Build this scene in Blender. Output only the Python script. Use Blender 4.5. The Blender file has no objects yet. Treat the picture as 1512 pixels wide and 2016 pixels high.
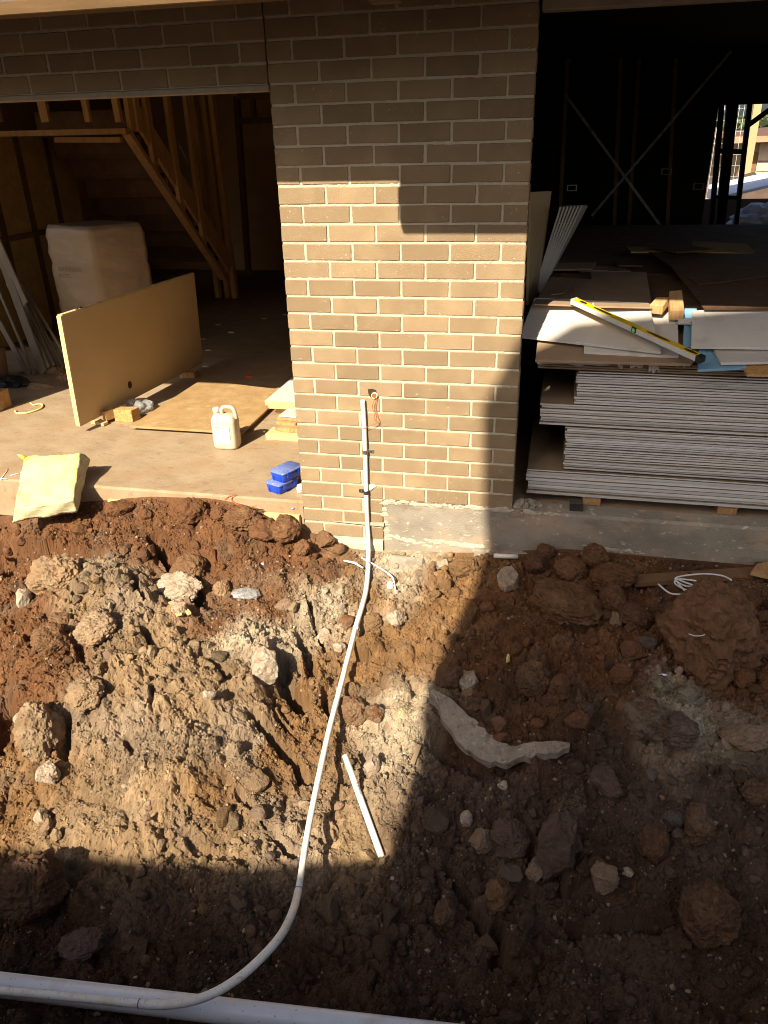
import bpy, bmesh, math, random
import numpy as np
from mathutils import Vector, Matrix
sc = bpy.context.scene
C = sc.collection
rng = np.random.default_rng(7)
random.seed(7)

# ---------------------------------------------------------------- camera, sky, sun, exposure
FPX, YAW, PIT, ROL = 1514.4, -.2302, .4590, -.0288
CAM = np.array([1.3726, -3.8048, 1.8573])
_f = np.array([math.sin(YAW)*math.cos(PIT), math.cos(YAW)*math.cos(PIT), -math.sin(PIT)])
_r0 = np.array([math.cos(YAW), -math.sin(YAW), 0.0]); _u0 = np.cross(_r0, _f)
_r = _r0*math.cos(ROL) + _u0*math.sin(ROL); _u = np.cross(_r, _f)
cd = bpy.data.cameras.new('camera'); cam = bpy.data.objects.new('camera', cd); C.objects.link(cam)
cam.matrix_world = Matrix(((_r[0], _u[0], -_f[0], CAM[0]), (_r[1], _u[1], -_f[1], CAM[1]), (_r[2], _u[2], -_f[2], CAM[2]), (0, 0, 0, 1)))
cd.sensor_fit = 'VERTICAL'; cd.sensor_height = 24; cd.lens = FPX/2016*24; cd.clip_start = .05; cd.clip_end = 400
sc.camera = cam
SUN = Vector((.28, 1, -.82)).normalized()
w = bpy.data.worlds.new('World'); sc.world = w; w.use_nodes = True
sky = w.node_tree.nodes.new('ShaderNodeTexSky'); sky.sky_type = 'NISHITA'; sky.sun_disc = False; sky.air_density = .8; sky.dust_density = 3.5; sky.ozone_density = .6
sky.sun_elevation = math.asin(-SUN.z); sky.sun_rotation = math.atan2(-SUN.x, -SUN.y)
bg = w.node_tree.nodes['Background']; bg.inputs[1].default_value = .068
w.node_tree.links.new(sky.outputs[0], bg.inputs[0])
sl = bpy.data.lights.new('sun', 'SUN'); sl.energy = 4.5; sl.angle = math.radians(.42); sl.color = (1, .905, .735)
so = bpy.data.objects.new('sun', sl); C.objects.link(so); so.rotation_euler = SUN.to_track_quat('-Z', 'Y').to_euler()
so.location = (-3, -12, 12)
sc.cycles.filter_width = 1.0; sc.cycles.denoising_prefilter = 'ACCURATE'; sc.cycles.max_bounces = 16; sc.cycles.diffuse_bounces = 10
vs = sc.view_settings; vs.view_transform = 'Standard'; vs.look = 'None'; vs.gamma = 1; vs.use_curve_mapping = False
vs.exposure = 1.22

# ---------------------------------------------------------------- picking points of the calibrated view
def ray(x, y): return _f + _r*(x-756)/FPX - _u*(y-1008)/FPX
def pk(x, y, ax, v):
    d = ray(x, y); i = 'xyz'.index(ax); return Vector(CAM + d*(v-CAM[i])/d[i])
def pd(x, y, dep): return Vector(CAM + ray(x, y)*dep)

# ---------------------------------------------------------------- terrain heights (numpy)
FL = -.045
def lat(seed, n=256): return np.random.default_rng(seed).random((n, n))
_L = {}
def vnoise(X, Y, s, seed):
    if seed not in _L: _L[seed] = lat(seed)
    L = _L[seed]; n = 256
    a = X/s + seed*17.3; b = Y/s + seed*9.1
    i = np.floor(a).astype(int); j = np.floor(b).astype(int); u = a-i; v = b-j
    u = u*u*(3-2*u); v = v*v*(3-2*v); i %= n; j %= n; i1 = (i+1) % n; j1 = (j+1) % n
    return (L[i, j]*(1-u)*(1-v) + L[i1, j]*u*(1-v) + L[i, j1]*(1-u)*v + L[i1, j1]*u*v)*2-1
def fbm(X, Y, s, seed, o=4, g=.5):
    r = 0; a = 1; t = 0
    for k in range(o): r = r + a*vnoise(X, Y, s/2**k, seed+k); t += a; a *= g
    return r/t
def worley(X, Y, s, seed):
    if seed not in _L: _L[seed] = lat(seed)
    if seed+500 not in _L: _L[seed+500] = lat(seed+500)
    A, B = _L[seed], _L[seed+500]; a = X/s+seed*3.7; b = Y/s+seed*5.3; i = np.floor(a).astype(int); j = np.floor(b).astype(int)
    f1 = np.full(X.shape, 9.); f2 = np.full(X.shape, 9.); idc = np.zeros(X.shape)
    for di in (-1, 0, 1):
        for dj in (-1, 0, 1):
            ii = (i+di) % 256; jj = (j+dj) % 256; px_ = i+di+A[ii, jj]; py_ = j+dj+B[ii, jj]; d = np.hypot(a-px_, b-py_)
            m = d < f1; f2 = np.where(m, f1, np.minimum(f2, d)); f1 = np.where(m, d, f1); idc = np.where(m, A[jj, ii], idc)
    return f1, f2, idc
TC = [(0,1048,-.36),(100,1030,-.25),(200,1012,-.18),(300,1003,-.13),(400,997,-.1),(520,1010,-.13),(600,1050,-.24),(700,1085,-.33),(800,1085,-.31),
 (900,1092,-.3),(1000,1095,-.27),(1100,1085,-.22),(1200,1092,-.22),(1350,1108,-.225),(1512,1128,-.23),
 (100,1060,-.30),(300,1060,-.24),(450,1060,-.22),(560,1090,-.28),
 (40,1105,-.42),(150,1140,-.29),(260,1125,-.28),(320,1105,-.33),(340,1160,-.40),(450,1150,-.37),(550,1180,-.36),(640,1150,-.37),(700,1150,-.38),(780,1130,-.36),
 (30,1280,-.48),(150,1250,-.36),(280,1250,-.34),(400,1250,-.39),(520,1260,-.39),(600,1250,-.50),(680,1250,-.47),(780,1250,-.42),(900,1250,-.38),(1000,1250,-.34),(1200,1230,-.3),(1400,1230,-.29),(1512,1250,-.31),
 (0,1400,-.55),(120,1400,-.48),(280,1400,-.43),(430,1400,-.45),(560,1400,-.58),(660,1400,-.58),(780,1400,-.5),(900,1400,-.45),(1100,1400,-.40),(1300,1400,-.38),(1512,1400,-.38),
 (0,1560,-.70),(150,1550,-.6),(350,1550,-.55),(500,1550,-.60),(640,1550,-.66),(750,1550,-.6),(850,1520,-.6),(1000,1550,-.54),(1250,1550,-.5),(1512,1550,-.5),
 (0,1680,-.80),(200,1690,-.72),(400,1690,-.69),(580,1690,-.69),(750,1690,-.70),(900,1680,-.68),(1100,1680,-.63),(1350,1680,-.6),(1512,1680,-.6),
 (0,1800,-.84),(300,1800,-.78),(550,1800,-.75),(800,1800,-.76),(1100,1800,-.74),(1512,1800,-.70),
 (0,1900,-.84),(400,1900,-.77),(800,1900,-.76),(1200,1900,-.76),(1512,1900,-.76),
 (0,2010,-.76),(400,2010,-.70),(800,2010,-.70),(1512,2010,-.72)]
pts = [tuple(pk(a, b, 'z', z)) for a, b, z in TC]
for x in (-2.6, -1.5, -.5, .5, 1.5, 3.0): pts += [(x, -2.75, -.68), (x, -3.05, -.3)]
for z, y in ((-.36, 0), (-.45, -.7), (-.7, -1.4), (-.92, -2.1)): pts.append((-2.9, y, z))
for z, y in ((-.24, 0), (-.3, -.6), (-.5, -1.3), (-.75, -2.0)): pts.append((3.2, y, z))
pts = np.array(pts); pts[:, 1] = np.minimum(pts[:, 1], -.005)
def tps_fit(P, v, lam):
    d = np.hypot(P[:, None, 0]-P[None, :, 0], P[:, None, 1]-P[None, :, 1]); K = np.where(d > 0, d*d*np.log(d+1e-9), 0)
    n = len(P); A = np.zeros((n+3, n+3)); A[:n, :n] = K + lam*np.eye(n); A[:n, n] = 1; A[:n, n+1:] = P[:, :2]; A[n:, :n] = A[:n, n:].T
    return np.linalg.solve(A, np.r_[v, 0, 0, 0])
tw = tps_fit(pts, pts[:, 2], .01)
GX = np.arange(-2.75, 3.1, .006); GY = np.arange(-3.2, .012, .006)
XX, YY = np.meshgrid(GX, GY)
# evaluate the smooth base on a coarse grid, then interpolate
cx = np.linspace(GX[0], GX[-1], 120); cy = np.linspace(GY[0], GY[-1], 80); CX, CY = np.meshgrid(cx, cy)
H0 = tw[-3] + tw[-2]*CX + tw[-1]*CY
for (px_, py_, _z), wt in zip(pts, tw):
    d2 = (CX-px_)**2 + (CY-py_)**2 + 1e-12; H0 += wt*d2*np.log(d2)*.5
def bil(A, x0, dx, y0, dy, X, Y):
    a = np.clip((X-x0)/dx, 0, A.shape[1]-1.001); b = np.clip((Y-y0)/dy, 0, A.shape[0]-1.001)
    i = a.astype(int); j = b.astype(int); u = a-i; v = b-j
    return A[j, i]*(1-u)*(1-v)+A[j, i+1]*u*(1-v)+A[j+1, i]*(1-u)*v+A[j+1, i+1]*u*v
H = bil(H0, cx[0], cx[1]-cx[0], cy[0], cy[1]-cy[0], XX, YY)
def base_h(x, y): return bil(H0, cx[0], cx[1]-cx[0], cy[0], cy[1]-cy[0], np.array(x, float), np.array(y, float))
def hit(px_, py_, fn=None):
    fn = fn or base_h
    d = ray(px_, py_); t = np.arange(1.2, 6.5, .004); P = CAM + t[:, None]*d
    k = np.argmax(P[:, 2] < fn(P[:, 0], P[:, 1])); return Vector(P[max(k, 1)])
# medium relief, kept small near the walls
near = np.clip(-YY/.18, 0, 1)
H += near*(.036*fbm(XX, YY, .42, 11, 3) - .050*np.abs(fbm(XX, YY, .30, 21, 5, .6)) + .034*fbm(XX, YY, .11, 31, 5, .68) - .030*np.clip(np.abs(fbm(XX+.05*fbm(XX, YY, .1, 33, 2), YY, .20, 35, 4, .55))*-5+1, 0, 1))
# crevices, washed-out hollows and ledges seen in the bank: (pixel polyline, half width m, depth m)
for line, wd, dp in [([(0,1075),(60,1082),(130,1086),(200,1092)], .05, .09), ([(300,1060),(318,1090),(330,1105)], .035, .16), ([(0,1110),(40,1125)], .06, .07),
 ([(345,1115),(380,1170),(410,1200)], .05, .07), ([(265,1140),(275,1185),(290,1200)], .02, .06), ([(285,1240),(310,1285)], .022, .07),
 ([(395,1280),(450,1330)], .015, .05), ([(300,1330),(300,1385)], .014, .05), ([(205,1320),(215,1305)], .03, .07),
 ([(500,1420),(555,1480),(605,1535)], .028, .11), ([(530,1400),(600,1470)], .015, .06), ([(548,1290),(560,1350),(600,1400)], .045, .14), ([(605,1180),(640,1280)], .016, .08),
 ([(590,1260),(620,1340),(650,1400)], .03, .09), ([(470,1560),(520,1620)], .014, .04), ([(250,1455),(265,1490)], .02, .05), ([(130,1400),(120,1470)], .03, .07),
 ([(540,1650),(575,1680)], .018, .06), ([(380,1660),(420,1680),(480,1690)], .03, .04), ([(150,1255),(165,1290)], .03, .07), ([(15,1390),(0,1470)], .05, .10), ([(120,1160),(160,1175)], .02, .05),
 ([(860,1440),(930,1500),(1020,1510)], .05, .10), ([(880,1720),(950,1830)], .02, .07), ([(1130,1820),(1300,1810)], .035, .08), ([(980,1840),(975,1900)], .03, .06), ([(1050,1690),(1160,1770)], .04, .05)]:
    q = [hit(*p) for p in line]
    D = np.full(XX.shape, 9.)
    for a, b in zip(q[:-1], q[1:]):
        ax, ay, bx_, by_ = a.x, a.y, b.x, b.y; L2 = (bx_-ax)**2+(by_-ay)**2+1e-9
        t = np.clip(((XX-ax)*(bx_-ax)+(YY-ay)*(by_-ay))/L2, 0, 1); D = np.minimum(D, np.hypot(XX-ax-t*(bx_-ax), YY-ay-t*(by_-ay)))
    D = D + .012*fbm(XX, YY, .05, 41, 2)
    H -= 1.5*dp*np.clip(1-D/wd, 0, 1)**.6
# raised ledges / lumps of caked clay: (pixel, radius, height)
for p, rr, hh in [((185,1150),.16,.05), ((250,1180),.22,.06), ((520,1290),.10,.07), ((185,1235),.09,.05), ((330,1480),.25,.04), ((170,1365),.1,.04), ((600,1210),.08,.05), ((450,1270),.1,.03), ((60,1750),.14,.09), ((170,1800),.12,.05), ((1260,1430),.12,.05), ((1020,1870),.10,.06), ((1100,1420),.2,.05)]:
    c = hit(*p); D = np.hypot(XX-c.x, (YY-c.y)*1.2)/rr + .35*fbm(XX, YY, .12, 51, 3)
    H += hh*np.clip(1.6*(1-D), 0, 1)
# pipes lie free on the soil: the ground is scraped down under them
mid = [pd(725, 1110, 4.36), pd(721, 1160, 4.20), pd(711, 1200, 4.05), pd(699, 1240, 3.92)]
low = [pd(672, 1345, 3.62), pd(645, 1450, 3.37), pd(610, 1615, 3.03), pd(592, 1725, 2.84), pd(587, 1755, 2.79)]
bend = [pd(576, 1795, 2.66), pd(555, 1838, 2.56), pd(520, 1880, 2.48), pd(470, 1925, 2.42), pd(410, 1960, 2.39), pd(345, 1976, 2.38), pd(275, 1976, 2.39)]
tail = [pd(140, 1963, 2.44), pd(0, 1950, 2.5), pd(-200, 1930, 2.6)]
lp0, lp1 = pd(679, 1487, 3.30), pd(751, 1686, 3.06)
PIPES = []
for L, rr in ((mid+low+bend+tail[:2], .013), ([lp0, lp1], .0135), ([pd(-40, 1934, 2.62), pd(900, 2044, 2.34)], .04)):
    for a, b in zip(L[:-1], L[1:]):
        n_s = max(2, int((b-a).length/.02))
        for k in range(n_s+1): q_ = a.lerp(b, k/n_s); PIPES.append((q_.x, q_.y, q_.z-rr, rr))
PIPES = np.array(PIPES)
def scrape():
    for x, y, z, rr in PIPES:
        wd = rr+.035; i0, i1 = np.searchsorted(GX, [x-wd, x+wd]); j0, j1 = np.searchsorted(GY, [y-wd, y+wd])
        if i1 <= i0 or j1 <= j0: continue
        d = np.hypot(XX[j0:j1, i0:i1]-x, YY[j0:j1, i0:i1]-y); W = H[j0:j1, i0:i1]; np.minimum(W, z-.003+np.clip(d-rr, 0, 1)*1.1+np.where(d > wd, 9, 0), out=W)
def clear(x, y, r): return bool((np.hypot(PIPES[:, 0]-x, PIPES[:, 1]-y) > PIPES[:, 3]+r*1.1).all())
# soil colours by region; the dark browns are deepened to add trench shade
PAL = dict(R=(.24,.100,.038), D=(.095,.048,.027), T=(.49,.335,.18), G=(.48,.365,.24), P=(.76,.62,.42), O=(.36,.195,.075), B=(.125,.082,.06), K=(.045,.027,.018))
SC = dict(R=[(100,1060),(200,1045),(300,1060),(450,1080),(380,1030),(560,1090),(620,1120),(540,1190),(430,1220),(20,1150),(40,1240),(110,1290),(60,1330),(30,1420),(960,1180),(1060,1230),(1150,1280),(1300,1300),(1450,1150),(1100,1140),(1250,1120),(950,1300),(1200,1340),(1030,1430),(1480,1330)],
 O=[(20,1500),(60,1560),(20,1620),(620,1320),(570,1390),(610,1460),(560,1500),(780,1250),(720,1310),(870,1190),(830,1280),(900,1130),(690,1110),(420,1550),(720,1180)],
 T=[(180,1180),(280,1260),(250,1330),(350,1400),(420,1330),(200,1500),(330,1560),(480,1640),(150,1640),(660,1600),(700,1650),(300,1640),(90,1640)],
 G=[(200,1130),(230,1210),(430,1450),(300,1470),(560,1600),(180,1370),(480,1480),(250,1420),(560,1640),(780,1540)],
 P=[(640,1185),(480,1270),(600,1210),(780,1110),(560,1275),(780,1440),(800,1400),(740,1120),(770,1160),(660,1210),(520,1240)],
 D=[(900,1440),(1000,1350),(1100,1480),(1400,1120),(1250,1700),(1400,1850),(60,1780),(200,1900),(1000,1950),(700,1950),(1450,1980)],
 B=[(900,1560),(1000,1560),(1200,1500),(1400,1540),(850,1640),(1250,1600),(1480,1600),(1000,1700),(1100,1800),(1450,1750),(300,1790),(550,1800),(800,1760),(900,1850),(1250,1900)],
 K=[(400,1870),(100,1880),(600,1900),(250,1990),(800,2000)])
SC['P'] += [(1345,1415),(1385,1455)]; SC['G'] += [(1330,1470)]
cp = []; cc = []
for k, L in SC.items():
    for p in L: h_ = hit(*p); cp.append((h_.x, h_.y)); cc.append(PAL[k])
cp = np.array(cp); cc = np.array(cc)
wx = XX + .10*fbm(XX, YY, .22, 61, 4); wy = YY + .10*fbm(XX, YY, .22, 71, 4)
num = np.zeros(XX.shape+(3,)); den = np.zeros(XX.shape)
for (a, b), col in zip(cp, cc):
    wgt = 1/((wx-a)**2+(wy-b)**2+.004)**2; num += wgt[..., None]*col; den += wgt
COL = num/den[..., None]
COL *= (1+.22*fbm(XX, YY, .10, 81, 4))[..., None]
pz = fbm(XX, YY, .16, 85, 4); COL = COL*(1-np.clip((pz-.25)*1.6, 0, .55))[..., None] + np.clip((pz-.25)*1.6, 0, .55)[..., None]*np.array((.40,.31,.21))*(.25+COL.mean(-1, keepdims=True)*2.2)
# clods: rounded and faceted lumps pressed into the surface, each with its own tint
dx = GX[1]-GX[0]
def stamp(x, y, r, zs, emb, tint):
    i0 = int((x-r*1.4-GX[0])/dx); i1 = int((x+r*1.4-GX[0])/dx)+2; j0 = int((y-r*1.4-GY[0])/dx); j1 = int((y+r*1.4-GY[0])/dx)+2
    i0 = max(i0, 0); j0 = max(j0, 0)
    if i1 <= i0+1 or j1 <= j0+1 or i0 >= len(GX) or j0 >= len(GY): return
    X = XX[j0:j1, i0:i1]-x; Y = YY[j0:j1, i0:i1]-y
    if X.size == 0: return
    a = rng.random()*6.28; e = rng.uniform(.62, 1.0)
    U = X*math.cos(a)+Y*math.sin(a); V = (-X*math.sin(a)+Y*math.cos(a))/e
    th = np.arctan2(V, U); rr = r*(1+.16*np.sin(3*th+a)+.10*np.sin(5*th+2*a))
    q = 1-(U*U+V*V)/rr**2
    cz = H[min(max(int((y-GY[0])/dx), 0), H.shape[0]-1), min(max(int((x-GX[0])/dx), 0), H.shape[1]-1)]
    top = np.sqrt(np.clip(q, 0, 1))
    k = rng.uniform(.55, .95); top = np.minimum(top, k + .35*(U*math.cos(a*3)+V*math.sin(a*3))/r)
    h = cz - r*emb + r*zs*top
    W = H[j0:j1, i0:i1]; m = (q > 0) & (h > W)
    W[m] = h[m]; COL[j0:j1, i0:i1][m] *= tint
def scatter(n, r0, r1, zs, emb, lo=-.0):
    for _ in range(n):
        x = rng.uniform(-2.6, 3.0); y = rng.uniform(-2.75, lo)
        dens = float(vnoise(np.array(x), np.array(y), .35, 91))
        if rng.random() > .55+.5*dens: continue
        r = r0*(r1/r0)**(rng.random()**2.0)
        if y > -.06 and r > .02: continue
        t = rng.uniform(.78, 1.22); stamp(x, y, r, zs, emb, np.array((t, t*rng.uniform(.96, 1.04), t*rng.uniform(.9, 1.06))))
crumb = np.clip(.5+1.3*fbm(XX, YY, .38, 121, 3), .12, 1)
wob = .008*fbm(XX, YY, .03, 131, 2)
for s_, a_, sd in ((.13, .045, 140), (.07, .022, 141), (.034, .015, 142), (.018, .010, 143)):
    f1, f2, ci = worley(XX+wob, YY+wob*.7, s_, sd)
    keep = np.clip((ci-.35)*4, 0, 1)
    H += near*crumb*a_*(np.clip(f2-f1, 0, .55)*1.6*(.35+.65*keep) + .6*(ci-.5)*np.clip((f2-f1)*4, 0, 1))
    COL *= (1+.28*(ci-.5)-.12*np.clip(1-(f2-f1)*5, 0, 1))[..., None]
scatter(160, .035, .075, .7, .25)
scatter(500, .016, .035, .8, .25)
scatter(3000, .008, .016, .9, .2)
H += near*(.008*fbm(XX, YY, .03, 101, 3) + .0075*(rng.random(XX.shape)-.5))
COL *= (1+.16*(rng.random(XX.shape)-.5))[..., None]
scrape()
def ground_h(x, y): return bil(H, GX[0], dx, GY[0], dx, np.array(x, float), np.array(y, float))
def hitg(a, b): return hit(a, b, ground_h)
#TERRAIN_END

# ---------------------------------------------------------------- helpers
def tag(o, label=None, cat=None, group=None, kind=None):
    if label: o['label'] = label
    if cat: o['category'] = cat
    if group: o['group'] = group
    if kind: o['kind'] = kind
    return o
def empty(name, loc=(0, 0, 0), rot=(0, 0, 0)):
    o = bpy.data.objects.new(name, None); C.objects.link(o); o.location = loc; o.rotation_euler = rot; o.empty_display_size = .1; return o
def me(name, V, F, mat=None, smooth=False):
    m = bpy.data.meshes.new(name); m.from_pydata([tuple(v) for v in V], [], F); m.validate()
    if smooth: m.polygons.foreach_set('use_smooth', [True]*len(m.polygons))
    if mat: m.materials.append(mat)
    return m
def ob(name, m, parent=None, loc=None, rot=None):
    o = bpy.data.objects.new(name, m); C.objects.link(o)
    if parent: o.parent = parent
    if loc is not None: o.location = loc
    if rot is not None: o.rotation_euler = rot
    return o
BF = [(0,3,2,1),(4,5,6,7),(0,1,5,4),(1,2,6,5),(2,3,7,6),(3,0,4,7)]
def boxv(a, b):
    (x0, y0, z0), (x1, y1, z1) = a, b
    return [(x0,y0,z0),(x1,y0,z0),(x1,y1,z0),(x0,y1,z0),(x0,y0,z1),(x1,y0,z1),(x1,y1,z1),(x0,y1,z1)]
def hexa(V, mat, bev=0.0, jit=0.0, seed=0, name='m'):
    """a mesh from 8 corners (bottom 4, top 4), bevelled, edges a little uneven"""
    bm = bmesh.new(); vs_ = [bm.verts.new(v) for v in V]
    for f in BF: bm.faces.new([vs_[i] for i in f])
    bmesh.ops.recalc_face_normals(bm, faces=bm.faces)
    if bev: bmesh.ops.bevel(bm, geom=bm.edges[:], offset=bev, segments=1, affect='EDGES')
    if jit:
        r = random.Random(seed)
        for v in bm.verts: v.co += Vector((r.uniform(-jit, jit), r.uniform(-jit, jit), r.uniform(-jit, jit)))
    m = bpy.data.meshes.new(name); bm.to_mesh(m); bm.free(); m.materials.append(mat); return m
def box(name, a, b, mat, parent=None, bev=.002, jit=0, seed=0): return ob(name, hexa(boxv(a, b), mat, bev, jit, seed, name), parent)
def slab(name, q, th, mat, parent=None, bev=.001, down=None):
    """a sheet of thickness th below the quad q (4 points, any plane)"""
    q = [Vector(p) for p in q]
    if down is None:
        n = (q[1]-q[0]).cross(q[3]-q[0]).normalized()
        if n.z > 0: n = -n
        down = n
    lo = [p+down*th for p in q]
    return ob(name, hexa(lo+q, mat, bev, name=name), parent)
def bar(name, p, q, wd, ht, mat, parent=None, up=(0, 0, 1), bev=.002):
    p, q = Vector(p), Vector(q); d = (q-p).normalized(); s = d.cross(Vector(up))
    s = s.normalized() if s.length > 1e-4 else Vector((1, 0, 0)); u = s.cross(d)
    V = [p-s*wd/2-u*ht/2, p+s*wd/2-u*ht/2, q+s*wd/2-u*ht/2, q-s*wd/2-u*ht/2, p-s*wd/2+u*ht/2, p+s*wd/2+u*ht/2, q+s*wd/2+u*ht/2, q-s*wd/2+u*ht/2]
    return ob(name, hexa(V, mat, bev, name=name), parent)
def smoothpath(P, n=8):
    P = [Vector(p) for p in P]; out = []
    for i in range(len(P)-1):
        p0, p1, p2, p3 = P[max(i-1, 0)], P[i], P[i+1], P[min(i+2, len(P)-1)]
        for k in range(n):
            t = k/n; out.append(.5*((2*p1)+(p2-p0)*t+(2*p0-5*p1+4*p2-p3)*t*t+(3*p1-p0-3*p2+p3)*t**3))
    out.append(P[-1]); return out
def tube(P, r, seg=14, hollow=False):
    """tube mesh data along a path; r a number or list"""
    P = [Vector(p) for p in P]; R = r if isinstance(r, (list, tuple)) else [r]*len(P)
    V = []; F = []; up = Vector((0, 0, 1)); nrm = None
    for i, p in enumerate(P):
        t = (P[min(i+1, len(P)-1)]-P[max(i-1, 0)]).normalized()
        if nrm is None: nrm = t.cross(up if abs(t.z) < .9 else Vector((1, 0, 0))).normalized()
        nrm = (nrm - t*nrm.dot(t)).normalized(); bn = t.cross(nrm)
        V += [p + (nrm*math.cos(2*math.pi*k/seg)+bn*math.sin(2*math.pi*k/seg))*R[i] for k in range(seg)]
    for i in range(len(P)-1):
        for k in range(seg): F.append((i*seg+k, i*seg+(k+1) % seg, (i+1)*seg+(k+1) % seg, (i+1)*seg+k))
    if hollow:
        for e, sg in ((0, 1), (len(P)-1, -1)):
            t = (P[min(e+1, len(P)-1)]-P[max(e-1, 0)]).normalized()*sg; b = len(V)
            V += [P[e]+(V[e*seg+k]-P[e])*.8 for k in range(seg)]; V += [V[b+k]+t*min(.08, (P[-1]-P[0]).length*.3) for k in range(seg)]
            for k in range(seg):
                k2 = (k+1) % seg; F.append((e*seg+k, b+k, b+k2, e*seg+k2)); F.append((b+k, b+seg+k, b+seg+k2, b+k2))
            F.append(tuple(b+seg+k for k in range(seg)))
    else:
        F.append(tuple(range(seg))[::-1]); F.append(tuple((len(P)-1)*seg+k for k in range(seg)))
    return V, F
def tubo(name, P, r, mat, parent=None, seg=14, hollow=False):
    V, F = tube(P, r, seg, hollow); m = me(name, V, F, mat)
    bm = bmesh.new(); bm.from_mesh(m); bmesh.ops.recalc_face_normals(bm, faces=bm.faces); bm.to_mesh(m); bm.free()
    m.polygons.foreach_set('use_smooth', [len(p.vertices) == 4 for p in m.polygons]); return ob(name, m, parent)

# ---------------------------------------------------------------- materials
def mat(name, c1, c2=None, scale=12, rough=.85, bump=0, bscale=120, det=6, spec=.3, stretch=None, objr=0, metal=0, speck=None, attr=None, mixr=(.35, .65), local=False, dirt=None, trans=0):
    m = bpy.data.materials.new(name); m.use_nodes = True; nt = m.node_tree; N = nt.nodes; Lk = nt.links.new
    b = N['Principled BSDF']; b.inputs['Roughness'].default_value = rough; b.inputs['Metallic'].default_value = metal; b.inputs['Specular IOR Level'].default_value = spec
    if local: co = N.new('ShaderNodeTexCoord').outputs['Object']
    else: co = N.new('ShaderNodeNewGeometry').outputs['Position']
    mp = N.new('ShaderNodeMapping'); Lk(co, mp.inputs[0]); mp.inputs['Scale'].default_value = stretch or (1, 1, 1)
    if attr:
        at = N.new('ShaderNodeAttribute'); at.attribute_name = attr; col = at.outputs['Color']
    else:
        n = N.new('ShaderNodeTexNoise'); n.inputs['Scale'].default_value = scale; n.inputs['Detail'].default_value = det; n.inputs['Roughness'].default_value = .65; Lk(mp.outputs[0], n.inputs['Vector'])
        mr = N.new('ShaderNodeMapRange'); mr.inputs[1].default_value, mr.inputs[2].default_value = mixr; Lk(n.outputs[0], mr.inputs[0])
        mx = N.new('ShaderNodeMix'); mx.data_type = 'RGBA'; Lk(mr.outputs[0], mx.inputs[0]); mx.inputs[6].default_value = (*c1, 1); mx.inputs[7].default_value = (*(c2 or c1), 1); col = mx.outputs[2]
    def over(colr, scale_, lo, hi, c, vec=None, amt=1.0):
        n2 = N.new('ShaderNodeTexNoise'); n2.inputs['Scale'].default_value = scale_; n2.inputs['Detail'].default_value = 4; Lk(vec or mp.outputs[0], n2.inputs['Vector'])
        m2 = N.new('ShaderNodeMapRange'); m2.inputs[1].default_value = lo; m2.inputs[2].default_value = hi; m2.inputs[4].default_value = amt; Lk(n2.outputs[0], m2.inputs[0])
        x = N.new('ShaderNodeMix'); x.data_type = 'RGBA'; Lk(m2.outputs[0], x.inputs[0]); Lk(colr, x.inputs[6]); x.inputs[7].default_value = (*c, 1); return x.outputs[2]
    for s in (speck or []): col = over(col, *s[:4], amt=(s[4] if len(s) > 4 else 1.0))
    if dirt: col = over(col, dirt[0], dirt[1], dirt[2], dirt[3], amt=dirt[4] if len(dirt) > 4 else 1)
    if objr:
        oi = N.new('ShaderNodeObjectInfo'); m3 = N.new('ShaderNodeMapRange'); m3.inputs[3].default_value = 1-objr; m3.inputs[4].default_value = 1+objr; Lk(oi.outputs['Random'], m3.inputs[0])
        x = N.new('ShaderNodeVectorMath'); x.operation = 'SCALE'; Lk(col, x.inputs[0]); Lk(m3.outputs[0], x.inputs['Scale']); col = x.outputs[0]
    Lk(col, b.inputs['Base Color'])
    if trans: b.inputs['Transmission Weight'].default_value = trans
    if bump:
        n3 = N.new('ShaderNodeTexNoise'); n3.inputs['Scale'].default_value = bscale; n3.inputs['Detail'].default_value = 5; Lk(mp.outputs[0], n3.inputs['Vector'])
        bp = N.new('ShaderNodeBump'); bp.inputs['Strength'].default_value = 1; bp.inputs['Distance'].default_value = bump; Lk(n3.outputs[0], bp.inputs['Height']); Lk(bp.outputs[0], b.inputs['Normal'])
    return m
M = {}
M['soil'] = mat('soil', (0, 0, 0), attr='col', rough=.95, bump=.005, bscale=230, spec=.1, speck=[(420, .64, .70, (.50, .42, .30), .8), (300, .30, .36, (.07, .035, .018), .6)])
M['brick'] = mat('tan_brick', (.57,.485,.31), (.49,.405,.25), 9, .9, .0026, 260, objr=.15, spec=.15, speck=[(330, .62, .70, (.68, .54, .34), .8), (260, .30, .37, (.20, .12, .06), .8), (5, .5, .75, (.42, .30, .16), .5), (60, .685, .72, (.76, .65, .47), .5), (70, .66, .80, (.58, .46, .31), .35)])
M['mortar'] = mat('mortar', (.53,.46,.34), (.45,.385,.275), 30, .95, .003, 180, spec=.1, speck=[(200, .62, .7, (.40, .30, .19), .6)])
M['smear'] = mat('mortar_droppings', (.52,.44,.33), (.40,.31,.22), 14, .95, .002, 160, spec=.1)
M['conc'] = mat('concrete_slab', (.37,.275,.17), (.29,.205,.12), 5, .85, .0015, 300, stretch=(1, 1.5, 1), spec=.25, speck=[(70, .60, .72, (.50, .42, .31), .5), (95, .665, .72, (.13, .075, .04), .7), (3, .50, .70, (.33, .20, .10), .65), (14, .58, .76, (.24, .13, .06), .7), (24, .60, .75, (.44, .30, .15), .4)])
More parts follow.
